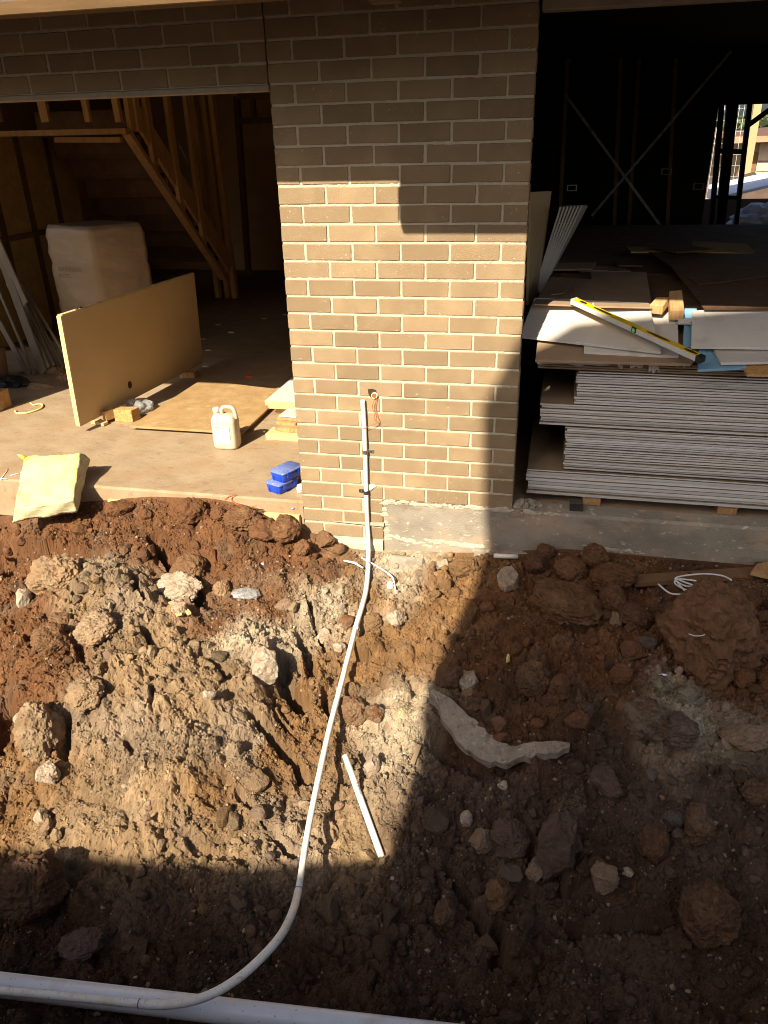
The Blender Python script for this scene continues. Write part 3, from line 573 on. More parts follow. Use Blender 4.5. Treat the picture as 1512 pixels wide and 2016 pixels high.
for px_, y0 in ((428, 560), (447, 560), (462, 570)):
    a = pk(px_, y0, 'y', 5.8); bar('post', (a.x+2.8, a.y-3.5, FL+.003), (a.x+2.8-.03, a.y-3.5, 2.54), .06, .09, M['stud'], sf, (0, 1, 0))
yl = 3.5
def yp(px_, py_, y=3.5): p = pk(px_, py_, 'y', y); return (p.x+2.8, p.y-3.5, p.z)
bar('landing_plate', yp(-60, 265), yp(252, 258), .09, .05, M['stud'], sf)
bar('landing_plate', yp(110, 275, 3.75), yp(240, 275, 3.75), .06, .05, M['stud'], sf)
for px_, wd in ((0, .06), (93, .085), (176, .055), (236, .06)):
    a = yp(px_, 245); bar('stud', (a[0], a[1], a[2]+.02), (a[0]-.02, a[1], 2.5), wd, .05, M['stud'], sf, (0, 1, 0))
# underside of the stair: treads and risers, their shade put into a darker timber colour
for k in range(8):
    t_ = k/8; y = pl0[1]+.3+(pl1[1]-pl0[1])*t_; z = pl0[2]-.02+(pl1[2]-pl0[2])*t_
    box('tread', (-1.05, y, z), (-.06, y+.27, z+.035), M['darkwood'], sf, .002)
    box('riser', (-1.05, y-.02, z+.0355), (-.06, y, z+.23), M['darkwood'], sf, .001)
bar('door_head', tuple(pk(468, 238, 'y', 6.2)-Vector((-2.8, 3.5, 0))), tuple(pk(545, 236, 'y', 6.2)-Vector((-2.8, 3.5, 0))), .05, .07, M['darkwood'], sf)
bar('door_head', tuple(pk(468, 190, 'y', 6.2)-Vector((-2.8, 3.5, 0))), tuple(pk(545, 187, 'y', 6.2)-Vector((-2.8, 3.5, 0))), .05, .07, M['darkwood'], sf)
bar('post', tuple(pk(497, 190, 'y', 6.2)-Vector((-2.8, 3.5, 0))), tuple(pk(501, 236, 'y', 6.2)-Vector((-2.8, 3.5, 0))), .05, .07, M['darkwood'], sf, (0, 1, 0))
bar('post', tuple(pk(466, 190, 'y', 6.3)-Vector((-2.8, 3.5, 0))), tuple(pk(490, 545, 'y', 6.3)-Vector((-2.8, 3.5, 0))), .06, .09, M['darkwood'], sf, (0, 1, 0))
for a, b in (((352, 285), (370, 318)), ((392, 352), (412, 392)), ((415, 382), (404, 410))): bar('brace_strap', tuple(pk(*a, 'y', 6.6)-Vector((-2.8, 3.5, 0))), tuple(pk(*b, 'y', 6.6)-Vector((-2.8, 3.5, 0))), .02, .002, M['galv'], sf, (0, 1, 0), 0)
iw = empty('insulated_wall', (-4.2, 3.0, 0)); tag(iw, 'left interior wall with yellow brown insulation between timber studs', 'wall')
for k in range(5, 9):
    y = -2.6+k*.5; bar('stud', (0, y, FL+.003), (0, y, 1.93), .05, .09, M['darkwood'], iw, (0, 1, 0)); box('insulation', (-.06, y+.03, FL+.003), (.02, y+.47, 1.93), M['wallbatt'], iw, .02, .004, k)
    if k < 8: box('nogging', (.021, y+.03, .95), (.05, y+.47, 1.0), M['darkwood'], iw, 0)

# ---------------------------------------------------------------- things in the left room
nb, fb = Vector((-1.935, .833, .012)), Vector((-1.775, 2.56, .01)); up_ = Vector((.03, .0, .79))
dr = empty('door_slab', nb); tag(dr, 'tan unpainted door standing on its long edge on blocks', 'door')
dd = (fb-nb); nrm = Vector((dd.y, -dd.x, 0)).normalized()*.038
core = [Vector((0, 0, 0))-nrm, Vector((0, 0, 0)), dd, dd-nrm]
ob('skin', hexa([p for p in core]+[p+up_ for p in core], M['mdf'], .001), dr)
e1 = -dd.normalized()*.012
ed = [-nrm*.96+e1, -nrm*.04+e1, -nrm*.04-e1*.1, -nrm*.96-e1*.1]
ob('edge_strip', hexa([p+Vector((0, 0, .002)) for p in ed]+[p+up_*.998 for p in ed], M['edgepine'], .0008), dr)
te = [up_-nrm*.95, up_-nrm*.05, dd+up_-nrm*.05, dd+up_-nrm*.95]
ob('edge_strip', hexa([p+Vector((0, 0, .001)) for p in te]+[p+Vector((0, 0, .006)) for p in te], M['edgepine'], .0008), dr)
hp = pk(296, 763, 'y', nb.y+dd.y*.33); hp = nb+dd*.36+up_*.155+nrm*.03; hv = [hp-nb+dd.normalized()*.026*math.cos(a)+Vector((0, 0, .03))*math.sin(a) for a in np.linspace(0, 6.283, 17)[:-1]]
ob('handle_hole', me('handle_hole', hv, [tuple(range(16))], M['doorhole']), dr)
for f_, c in ((.1, 0), (.128, 0)):
    p = dd*f_+up_+Vector((0, 0, .004)); box('hinge_screw', (p.x-.02, p.y-.008, p.z), (p.x-.004, p.y+.008, p.z+.012), M['ink'], dr, .002)
blk = slab('particle_board_block', [(-1.83, 1.10, .048), (-1.69, 1.112, .048), (-1.67, 1.20, .048), (-1.82, 1.19, .048)], .092, M['osbblock'], None, .003, Vector((0, 0, -1))); tag(blk, 'orange chipboard block on the floor propping the door', 'block')
b2 = slab('wood_offcut', [(-1.905, 1.06, .045), (-1.87, 1.045, .05), (-1.842, 1.12, .05), (-1.88, 1.14, .045)], .07, M['pine'], None, .002, Vector((.1, 0, -1)).normalized()); tag(b2, 'small wood offcut wedged between the door and the chipboard block', 'wood offcut')
b3 = box('wood_offcut', (-1.86, 2.25, FL+.001), (-1.72, 2.34, .009), M['pine'], None, .002); tag(b3, 'timber packer under the far end of the door', 'wood offcut')
b4 = slab('wood_offcut', [(-1.99, 1.03, -.02), (-1.86, .99, -.02), (-1.85, 1.04, -.02), (-1.95, 1.09, -.02)], .022, M['lightpine'], None, .002); tag(b4, 'thin wood wedge flat on the floor under the near door corner', 'wood offcut')
bag = crumple('plastic_bag', (-1.80, 1.37, 0), (.11, .13, .055), 4, .5, M['film'], 3, .6); tag(bag, 'crumpled clear plastic bag against the foot of the door', 'plastic bag'); bag.location.z = FL+.03; bag.rotation_euler.z = -.5
ps = slab('floor_sheet', [pk(256, 838, 'z', -.005), pk(478, 851, 'z', -.005), pk(566, 768, 'z', -.005), pk(395, 748, 'z', -.005)], .018, M['osb'], None, .002); tag(ps, 'brown stained particle board sheet lying on the concrete floor', 'board')
for a, b in (((300, 825), (330, 812)), ((470, 835), (480, 828)), ((545, 775), (552, 770))):
    p = pk(*a, 'z', FL); q = pk(*b, 'z', FL)
    o = box('packer', (p.x-.03, p.y+.03, FL+.0008), (p.x+.05, p.y+.1, -.0245), M['pine'], None, .001); tag(o, {300: 'timber packer under the near left of the floor sheet', 470: 'timber packer under the floor sheet behind the jerry can', 545: 'timber packer under the far right of the floor sheet'}[a[0]], 'packer')

# jerry can
jc = empty('jerry_can', (-.775, .75, FL), (0, 0, .02)); tag(jc, 'dusty white plastic jerry can with a worn paper label', 'jerry can')
def loft(secs, m, name, parent, n=28, p=4.0):
    """superellipse sections: (z, cx, cy, hx, hy)"""
    V = []; F = []
    for z, cx_, cy_, hx, hy in secs:
        for k in range(n):
            a = 2*math.pi*k/n; c, s = math.cos(a), math.sin(a); V.append((cx_+hx*math.copysign(abs(c)**(2/p), c), cy_+hy*math.copysign(abs(s)**(2/p), s), z))
    for i in range(len(secs)-1):
        for k in range(n): F.append((i*n+k, i*n+(k+1) % n, (i+1)*n+(k+1) % n, (i+1)*n+k))
    F.append(tuple(range(n))[::-1]); F.append(tuple((len(secs)-1)*n+k for k in range(n)))
    return ob(name, me(name, V, F, m, True), parent)
loft([(0, 0, 0, .070, .05), (.004, 0, 0, .080, .060), (.02, 0, 0, .086, .066), (.19, 0, 0, .086, .066), (.205, 0, 0, .084, .064), (.222, -.002, 0, .076, .058), (.236, -.004, 0, .066, .042), (.238, -.004, 0, .05, .03)], M['jug'], 'body', jc)
hd = smoothpath([(-.014, 0, .222), (-.016, 0, .262), (.002, 0, .283), (.04, 0, .286), (.066, 0, .276), (.078, 0, .245), (.080, 0, .205)], 6)
tubo('handle', hd, .0135, M['jug'], jc, 12)
tubo('neck', [(-.055, 0, .228), (-.055, 0, .252)], .019, M['jug'], jc, 16)
tubo('cap', [(-.055, 0, .246), (-.055, 0, .250), (-.055, 0, .275), (-.055, 0, .278)], [.02, .0225, .0225, .019], M['jugcap'], jc, 20)
lb = box('label_sheet', (-.064, -.0682, .045), (.052, -.0655, .168), M['juglabel'], jc, .0005)
for z, x0_, x1_, h_ in ((.156, -.056, .044, .0012), (.139, -.056, .045, .0028), (.05, -.04, .04, .001)): box('print_line', (x0_, -.0688, z), (x1_, -.0683, z+h_), M['faint'], lb, 0)
def text(name, s, size, m, parent, loc, rot, ext=.0003):
    c = bpy.data.curves.new(name, 'FONT'); c.body = s; c.size = size; c.extrude = ext; c.materials.append(m); o = bpy.data.objects.new(name, c); C.objects.link(o)
    dg = bpy.context.evaluated_depsgraph_get(); d = bpy.data.meshes.new_from_object(o.evaluated_get(dg)); bpy.data.objects.remove(o)
    o = ob(name, d, parent, loc, rot)
    if not d.materials: d.materials.append(m)
    return o
text('print', 'LINSEED OIL', .0125, M['ink'], lb, (-.054, -.0686, .1585), (math.pi/2, 0, 0))

# timber offcuts and panel beside the pier
pa = empty('panel_offcut', (-.62, 1.5, .07)); tag(pa, 'pale grey faced panel lying on timber offcuts behind the pier', 'panel')
tpq = [pk(521, 789, 'z', .075), pk(640, 793, 'z', .075), pk(640, 730, 'z', .075), pk(578, 741, 'z', .075)]
slab('top_sheet', [p-Vector((-.62, 1.5, .07)) for p in tpq], .016, M['edgepine'], pa, .0008)
slab('grey_face', [p-Vector((-.62, 1.5, .07))+Vector((.004, .004, .002)) for p in tpq], .0015, M['board'], pa, 0)
slab('lower_sheet', [p-Vector((-.62, 1.5, .0885)) for p in tpq], .016, M['edgepine'], pa, .0008)
k0 = 0
for nm, px_, py_, z0, ln_, wd, ht, ang, m, lab in [
 ('timber_offcut', 556, 806, .015, .34, .09, .035, 0, 'lightpine', 'pale timber offcut directly under the grey panel'),
 ('timber_offcut', 575, 815, FL+.001, .26, .09, .045, 0, 'lightpine', 'short pale timber under the panel stack close to the pier'),
 ('timber_offcut', 555, 868, FL+.001, .36, .14, .045, -.03, 'lightpine', 'widest pale timber offcut lowest of the pile by the pier'),
 ('timber_offcut', 575, 852, .002, .2, .07, .03, -.04, 'pine', 'brown offcut on the wide pale timber touching the pier side'),
 ('timber_offcut', 560, 850, .003, .15, .16, .022, -.2, 'pine', 'tilted brown offcut second up in the pile by the pier'),
 ('timber_offcut', 563, 838, .027, .15, .16, .022, -.14, 'pine', 'flat brown offcut third up in the pile by the pier'),
 ('timber_offcut', 565, 828, .051, .15, .15, .024, -.1, 'pine', 'brown offcut just below the pale topped piece'),
 ('timber_offcut', 567, 822, .077, .14, .15, .012, -.08, 'white', 'pale topped offcut crowning the pile by the pier')]:
    p = pk(px_, py_, 'z', z0); sx = ln_/2
    o = ob(nm, hexa(boxv((-sx, 0, 0), (sx, wd, ht)), M[m], .002, .0008, len(lab)), None, (p.x+(.06 if ln_ > .3 else 0), p.y, z0), (0, 0, ang)); tag(o, lab, 'wood offcut', 'timber offcuts piled by the pier')

# blue organiser boxes
def orgbox(loc, rz, lab):
    o = empty('organizer_box', loc, (0, 0, rz)); tag(o, lab, 'storage box', 'blue boxes by the pier')
    loft([(0, 0, 0, .048, .078), (.003, 0, 0, .052, .082), (.050, 0, 0, .0575, .0875), (.052, 0, 0, .0575, .0875)], M['binblue'], 'tray', o, 32, 9)
    loft([(.0522, 0, 0, .0615, .0915), (.060, 0, 0, .0615, .0915), (.063, 0, 0, .058, .088)], M['binlid'], 'lid', o, 32, 9)
    for y in (-.045, .045): box('latch', (.0535, y-.012, .026), (.0632, y+.012, .059), M['binblue'], o, .0015)
    for x in (-.03, .03): box('rib', (x-.0015, -.0875, .003), (x+.0015, -.081, .050), M['binblue'], o, .0005)
    return o
orgbox((-.172, .155, FL+.001), -.42, 'lower blue plastic organiser box with a dusty lid on the slab edge')
orgbox((-.150, .182, FL+.0655), -.42, 'upper blue plastic organiser box with a frosted clear lid on the other box')
p = pk(587, 972, 'z', FL)
cup = empty('pipe_elbow', (p.x+.012, p.y+.02, FL+.02), (0, 0, .5)); tag(cup, 'white plastic pipe elbow lying by the blue boxes', 'pipe fitting')
tubo('bend', [(-.022, 0, 0), (.022, 0, 0)], .02, M['whiteplastic'], cup, 20, True); tubo('spigot', [(0, 0, .0), (0, 0, .028)], .022, M['whiteplastic'], cup, 20, True)
p = pk(576, 1001, 'y', -.002); bl = crumple('foil_scrap', p, (.014, .008, .008), 2, .4, M['binlid'], 8); tag(bl, 'scrap of blue and silver wrapper stuck on the slab face', 'wrapper')

# insulation batt leaning on the slab edge
def at(px_, py_, y): return pk(px_, py_, 'y', y)
q = [Vector((-1.82, -.17, -.33)), Vector((-1.475, -.10, -.20)), Vector((-1.43, .10, .07)), Vector((-1.75, .065, .06))]
q = [pd(28, 1003, 4.56), pd(144, 983, 4.48), pd(157, 891, 4.74), pd(48, 899, 4.80)]
qb = [pd(25, 1029, 4.62), pd(153, 1008, 4.56), pd(177, 903, 4.84), pd(62, 906, 4.92)]; bk_ = qb[0]-q[0]
bt = empty('insulation_batt', q[0]); tag(bt, 'pale yellow glasswool insulation piece leaning on the slab edge', 'insulation')
def battmesh(q, th, n_, res=26):
    V = []; F = []; r = np.random.default_rng(4)
    bmm = bmesh.new()
    def P(u, v, w):
        a = q[0]*(1-u)*(1-v)+q[1]*u*(1-v)+q[2]*u*v+q[3]*(1-u)*v; b = qb[0]*(1-u)*(1-v)+qb[1]*u*(1-v)+qb[2]*u*v+qb[3]*(1-u)*v; return a.lerp(b, w)
    grid = {}
    for i in range(res+1):
        for j in range(res+1):
            for k in range(7):
                if i in (0, res) or j in (0, res) or k in (0, 6):
                    u, v, w_ = i/res, j/res, k/6
                    du = .008*math.sin(v*17+w_*5)+.003*r.standard_normal(); dv = .010*math.sin(u*13+w_*4)+.003*r.standard_normal()
                    edge = min(u, 1-u, v, 1-v); sag = .005*(1-min(1, edge*9))**2 if k == 0 else 0
                    p_ = P(u+du*(1 if i in (0, res) else .3), v+dv*(1 if j in (0, res) else .3), w_) - n_*sag + n_*(.0015*r.standard_normal() + .004*math.sin(u*7)*math.cos(v*6))
                    grid[i, j, k] = bmm.verts.new(p_-q[0])
    def quad(*ks, mi=0):
        f_ = bmm.faces.new([grid[k] for k in ks]); f_.material_index = mi; f_.smooth = True
    for i in range(res):
        for j in range(res):
            quad((i,j,0),(i+1,j,0),(i+1,j+1,0),(i,j+1,0)); quad((i,j,6),(i,j+1,6),(i+1,j+1,6),(i+1,j,6))
    for i in range(res):
        for k in range(6):
            quad((i,0,k),(i,0,k+1),(i+1,0,k+1),(i+1,0,k), mi=1); quad((i,res,k),(i+1,res,k),(i+1,res,k+1),(i,res,k+1), mi=1)
            quad((0,i,k),(0,i+1,k),(0,i+1,k+1),(0,i,k+1), mi=1); quad((res,i,k),(res,i,k+1),(res,i+1,k+1),(res,i+1,k), mi=1)
    bmesh.ops.recalc_face_normals(bmm, faces=bmm.faces)
    d = bpy.data.meshes.new('wool'); bmm.to_mesh(d); bmm.free(); d.materials.append(M['batt']); d.materials.append(M['battedge']); return d
n_ = -bk_.normalized()
ob('wool', battmesh(q, .085, n_), bt)
tubo('torn_tuft', [q[3]-q[0]+Vector((.0, 0, -.01)), q[3]-q[0]+Vector((-.03, 0, .005)), q[3]-q[0]+Vector((-.045, 0, .012))], [.016, .009, .002], M['batt'], bt, 8)

# insulation bale
ba = empty('insulation_bale', (-3.0, 3.0, FL)); tag(ba, 'plastic wrapped insulation bale standing behind the door', 'bale')
c0, c1, c2 = pk(86, 458, 'z', 1.13), pk(178, 447, 'z', 1.15), pk(280, 434, 'z', 1.15)
c1 = pk(176, 447, 'y', 2.55); c0 = pk(90, 458, 'y', 2.72); c2 = pk(279, 434, 'y', 2.95); c3 = c0+(c2-c1)
def balemesh():
    bmm = bmesh.new(); r = np.random.default_rng(9); cor = [c0, c1, c2, c3]; ring = []; nn = 14; nz = 26
    for k in range(nz+1):
        z = FL+.003+(c1.z-FL)*k/nz; row = []
        for s in range(4):
            for i in range(nn):
                u = i/nn; a, b = cor[s], cor[(s+1) % 4]; p_ = a.lerp(b, u); cen = (c0+c2)/2
                o_ = Vector((p_.x-cen.x, p_.y-cen.y, 0)); e_ = min(u, 1-u)*2; puff = .014*math.sin(math.pi*u)+.014*math.sin(math.pi*k/nz)-.004*(1-e_)**10+.004*math.sin(k*.9+u*5)
                top = k/nz; shr = 1-.05*max(0, (top-.95)/.05)**2
                pz_ = Vector((cen.x, cen.y, z))+o_*shr + o_.normalized()*(puff+.005*math.sin(k*1.9+i*.4)+.003*r.standard_normal())
                row.append(bmm.verts.new(pz_-Vector((-3.0, 3.0, FL))))
        ring.append(row)
    L_ = len(ring[0])
    for k in range(nz):
        for i in range(L_): bmm.faces.new((ring[k][i], ring[k][(i+1) % L_], ring[k+1][(i+1) % L_], ring[k+1][i])).smooth = True
    bmm.faces.new(ring[-1]); bmesh.ops.recalc_face_normals(bmm, faces=bmm.faces)
    d = bpy.data.meshes.new('wrap'); bmm.to_mesh(d); bmm.free(); d.materials.append(M['bale']); return d
ob('wrap', balemesh(), ba)
fd = (c1-c0); fd.z = 0; ang = math.atan2(fd.y, fd.x); nf = Vector((fd.y, -fd.x, 0)).normalized()
for s_, z_, sz in (('INSULATION', .80, .052), ('BATTS', .74, .052)): p_ = c0+fd*.22+nf*.052; text('print', s_, sz, M['faint'], ba, (p_.x+3.0, p_.y-3.0, z_-FL), (math.pi/2, 0, ang), .0005)

# trim boards leaning at the left wall
for i, (b_, t_, wd, lab) in enumerate([((58, 742), (-50, 545), .07, 'leftmost pale trim board leaning at the left wall'), ((68, 738), (-20, 530), .035, 'thin pale trim board between two wider leaning boards'), ((86, 735), (0, 500), .11, 'wide dark grey board leaning at the left wall'), ((96, 722), (14, 556), .04, 'narrow trim board right of the dark grey board'), ((106, 722), (27, 553), .06, 'pale trim board in the middle of the leaning bundle'), ((114, 724), (35, 553), .03, 'thin pale strip in the leaning bundle'), ((124, 722), (37, 558), .03, 'second thin strip from the right in the leaning bundle'), ((133, 708), (44, 560), .028, 'rightmost thin strip leaning away from the bundle'), ((50, 600), (-20, 440), .10, 'tall tan board at the very left behind the leaning bundle')]):
    a = pk(*b_, 'y', 2.15+.02*i) if i < 8 else pk(*b_, 'y', 2.5); c = pk(*t_, 'y', 2.75+.02*i)
    o = bar('trim_board', a, c, wd, .016, M['plank'], None, (-.2, -1, 0)); tag(o, lab, 'trim board', 'trim boards leaning at the left wall')
# litter on the left floor
def scrap(name, px_, py_, s, m, lab, cat, seed, z=FL):
    p = pk(px_, py_, 'z', z); o = crumple(name, (p.x, p.y, z+s[2]*.3), s, 3, .6, m, seed, .35); tag(o, lab, cat); return o
scrap('paper_scrap', 108, 733, (.10, .07, .05), M['card'], 'crumpled brown paper at the foot of the leaning boards', 'paper', 21)
scrap('paper_scrap', 80, 762, (.12, .05, .025), M['card'], 'torn brown paper lying flat near the door corner', 'paper', 22)
scrap('paper_scrap', 125, 748, (.06, .04, .04), M['card'], 'small brown paper lump behind the door edge', 'paper', 23)
scrap('rubbish_bag', 25, 757, (.16, .10, .05), M['black'], 'black plastic rubbish lying by the left wall', 'rubbish', 24)
bk = empty('bucket', tuple(pk(-8, 742, 'z', FL))); tag(bk, 'rusty brown bucket at the left picture edge', 'bucket'); loft([(0, 0, 0, .11, .11), (.25, 0, 0, .13, .13), (.255, 0, 0, .135, .135)], M['card'], 'pail', bk, 24, 2); tubo('handle', smoothpath([(-.13, 0, .24), (0, -.13, .2), (.13, 0, .24)], 6), .004, M['darksteel'], bk, 6)
o = tubo('dowel', [pk(0, 752, 'z', FL+.012), pk(46, 732, 'z', FL+.012)], .011, M['plank'], None, 8); tag(o, 'grey rod lying on the floor at the left edge', 'rod')
o = box('timber_end', (-2.60, .98, FL+.001), (-2.50, 1.10, .10), M['pine'], None, .003); tag(o, 'short upright timber end at the left picture edge', 'timber'); o.location = pk(2, 806, 'z', FL)-Vector((-2.53, 1.0, FL))
yl_ = [pk(x, y, 'z', FL+.008) for x, y in ((30, 808), (33, 813), (52, 813), (76, 806), (84, 800), (80, 795), (66, 797), (60, 793))]
o = tubo('yellow_strap', smoothpath(yl_, 5), .007, M['batt'], None, 8); tag(o, 'short loop of pale yellow strap on the floor', 'strap')
for i, (a, b, c) in enumerate((((0, 945), (14, 927), (15, 922)), ((0, 942), (14, 943), (14, 943)), ((20, 936), (40, 931), (43, 926)))):
    o = tubo('cable_scrap', [pk(*p_, 'z', FL+.003) for p_ in (a, b, c)], .0022, M['wire'], None, 6); tag(o, ['bent white cable scrap on the slab at the left edge', 'straight white cable scrap below the bent one', 'thin cable scrap near the insulation piece'][i], 'cable')
for i, (x, y) in enumerate(((400, 668), (410, 690), (455, 655), (520, 628), (430, 640), (560, 620), (300, 600), (405, 722))):
    scrap('litter', x, y, (.03, .015, .008), M['paper'], 'small pale scrap on the dark room floor', 'litter', 40+i)['group'] = 'scraps on the dark floor'
scrap('litter', 490, 742, (.03, .02, .01), M['orange'], 'small orange scrap at the shadow edge on the floor', 'litter', 60)
og = [pk(443, 984, 'y', -.002), pk(452, 976, 'y', -.004), pk(462, 972, 'y', -.004), pk(456, 984, 'y', -.006), pk(470, 994, 'y', -.02), pk(490, 998, 'y', -.05), pk(505, 996, 'y', -.06)]
o = tubo('orange_string', smoothpath(og, 6), .0022, M['orange'], None, 6); tag(o, 'orange string hanging over the slab edge', 'string')

# ---------------------------------------------------------------- conduit on the pier
cp_ = [pk(714, 788, 'y', -.017), pk(718, 860, 'y', -.017), pk(722, 1000, 'y', -.02), pk(725, 1060, 'y', -.03)]
gp = hitg(704, 1225)
cn = empty('conduit', cp_[0]); tag(cn, 'thin white plastic conduit from the pier down across the soil into the trench', 'conduit')
O_ = cp_[0]
path = smoothpath([p-O_ for p in cp_+mid+low+bend+tail], 8)
ia = len(cp_)*8-8; k1 = (len(cp_)+len(mid)-1)*8; k2 = (len(cp_+mid+low)-1)*8; k3 = (len(cp_+mid+low+bend)-1)*8
tubo('upper_pipe', path[:ia+9], .0125, M['pvcclean'], cn, 16, True); tubo('upper_bend', path[ia+8:k1+1], .0132, M['pvcclean'], cn, 16)
tubo('middle_pipe', path[k1-1:k2+1], .0125, M['pvc'], cn, 16); tubo('lower_bend', path[k2-1:k3+1], .0142, M['pvc'], cn, 18); tubo('tail_pipe', path[k3-1:], .0125, M['pvc'], cn, 16)
for k, r in ((k2-1, .0146), (k3, .0148), (ia+8, .0134)):
    d_ = (path[k+1]-path[k]).normalized()*.0015; tubo('joint_ring', [path[k]-d_, path[k]+d_], r, M['ring'], cn, 18)
for (px_, py_), sg in (((717, 887), 1), ((716, 966), -1)):
    sd = empty('saddle_clip', tuple(pk(px_, py_, 'y', 0))); tag(sd, 'upper metal saddle clip on the conduit with its lug to the right' if sg > 0 else 'lower metal saddle clip on the conduit with its lug to the left', 'clip', 'saddle clips on the conduit')
    xx = pk(719 if sg > 0 else 721, py_, 'y', -.017).x-sd.location.x
    arc = [(xx+.0145*math.cos(a), -.017+.0145*math.sin(a)-.0, 0) for a in np.linspace(math.pi*1.0, math.pi*2.0, 9)]
    Vv = []; Ff = []
    for x, y, z in arc: Vv += [(x, y, -.011), (x, y, .011)]
    for i in range(8): Ff.append((2*i, 2*i+1, 2*i+3, 2*i+2))
    so_ = ob('strap', me('strap', Vv, Ff, M['galv'] if sg > 0 else M['darksteel']), sd); md = so_.modifiers.new('thick', 'SOLIDIFY'); md.thickness = .0015
    box('lug', (xx+.0145 if sg > 0 else xx-.045, -.006, -.010), (xx+.045 if sg > 0 else xx-.0145, -.002, .010), M['galv'] if sg > 0 else M['darksteel'], sd, .0008)
    tubo('screw', [(xx+.03*sg, -.0095, 0), (xx+.03*sg, -.0055, 0)], .0045, M['darksteel'] if sg > 0 else M['galv'], sd, 8)
o = slab('tag_card', [pk(728, 966, 'y', -.012), pk(741, 957, 'y', -.006), pk(736, 953, 'y', -.004), pk(724, 954, 'y', -.006)], .0008, M['leafcard'] if 'leafcard' in M else mat('pale_green_card', (.55,.62,.40), rough=.7), None, 0, Vector((0, 1, 0))); tag(o, 'pale green card tucked behind the lower conduit clip', 'card')
# wall box with cable
hb = empty('cable_hole', tuple(pk(735, 776, 'y', 0))); tag(hb, 'hole broken in the brick with a white pipe end and orange cable', 'cable hole')
hv = [(-.028, -.0045, .027), (-.005, -.0045, .031), (.016, -.0045, .024), (.022, -.0045, -.004), (.008, -.0045, -.016), (-.018, -.0045, -.014), (-.026, -.0045, .004)]
ob('dark_gap', me('dark_gap', hv+[(x, -.003, z) for x, _, z in hv], [tuple(range(7))]+[(i, (i+1) % 7, 7+(i+1) % 7, 7+i) for i in range(7)], M['doorhole']), hb)
tubo('pipe_end', [(.008, -.014, -.004), (.008, .01, -.004)], .0165, M['pvc'], hb, 18, True)
tubo('cable_end', [(.008, -.0155, -.004), (.008, .004, -.004)], .0118, M['orange'], hb, 14)
cb = [pk(739, 783, 'y', -.016), pk(733, 800, 'y', -.02), pk(737, 815, 'y', -.02), pk(737, 826, 'y', -.018), pk(745, 832, 'y', -.02), pk(734, 836, 'y', -.03), pk(723, 841, 'y', -.034), pk(712, 845, 'y', -.033)]
tubo('cable', [p-hb.location for p in smoothpath(cb, 6)], .0014, M['orange'], hb, 7)
cb = [pk(742, 783, 'y', -.014), pk(739, 800, 'y', -.012), pk(743, 820, 'y', -.012), pk(746, 829, 'y', -.016), pk(742, 833, 'y', -.02)]
tubo('cable', [p-hb.location for p in smoothpath(cb, 6)], .0014, M['orange'], hb, 7)

# big pipe in the trench
a, b = pd(-40, 1934, 2.62), pd(900, 2044, 2.34); e0 = a+(a-b)*.4; e1_ = b+(b-a)*.8
o = empty('drain_pipe', a); tag(o, 'thick white drain pipe lying in the trench at the bottom edge', 'pipe'); tubo('barrel', [e0-a, e1_-a], .038, M['pvcbig'], o, 28)
# loose pipe pieces
def loose(p0, p1, r, m, lab, name='pipe_offcut', seg=20):
    o = empty(name, p0); tag(o, lab, 'pipe'); tubo('tube', [Vector((0, 0, 0)), (p1-p0)*.5, p1-p0], r, m, o, seg, True); return o
lo = loose(lp0, lp1, .0135, M['pvcclean'], 'short loose white conduit piece lying on the lit soil')
dv = (lp1-lp0).normalized(); vw = (Vector(CAM)-(lp0+lp1)/2).normalized(); sdv = dv.cross(vw).normalized(); fr_ = sdv.cross(dv).normalized()
px0 = (lp1-lp0)*.30; rotm = Matrix((dv, -sdv, fr_)).transposed() if fr_.dot(vw) > 0 else Matrix((dv, sdv, -fr_)).transposed()
t1 = text('print', 'ELECTRICAL', .0105, M['ink'], lo, px0+fr_*.0137+sdv*(-.001), rotm.to_euler())
loose(pk(972, 1094, 'z', -.235), pk(1020, 1096, 'z', -.235), .0125, M['pvc'], 'short white conduit offcut on the soil beside the footing')

# ---------------------------------------------------------------- plasterboard stack in the right doorway
# (z0, z1, left x, back depth, count, label)
ORD = ['lowest', 'second', 'third', 'fourth', 'fifth', 'sixth', 'seventh', 'eighth', 'ninth', 'tenth', 'eleventh', 'twelfth', 'thirteenth', 'fourteenth', 'fifteenth', 'sixteenth', 'seventeenth', 'eighteenth']
ST = [(.016, .172, 1.255, 1.45, 8, 'plasterboard sheet from the bottom of the wide lowest tier', 'bottom tier sheets'),
      (.174, .424, 1.452, 1.45, 18, 'plasterboard sheet from the bottom of the set back second tier', 'second tier sheets'),
      (.427, .546, 1.310, 1.45, 8, 'plasterboard sheet from the bottom of the wide third tier', 'third tier sheets'),
      (.548, .728, 1.484, 1.45, 13, 'plasterboard sheet from the bottom of the set back fourth tier', 'fourth tier sheets'),
      (.730, .782, 1.285, 1.45, 4, 'brown edged board from the bottom of the tier under the loose white boards', 'fifth tier boards')]
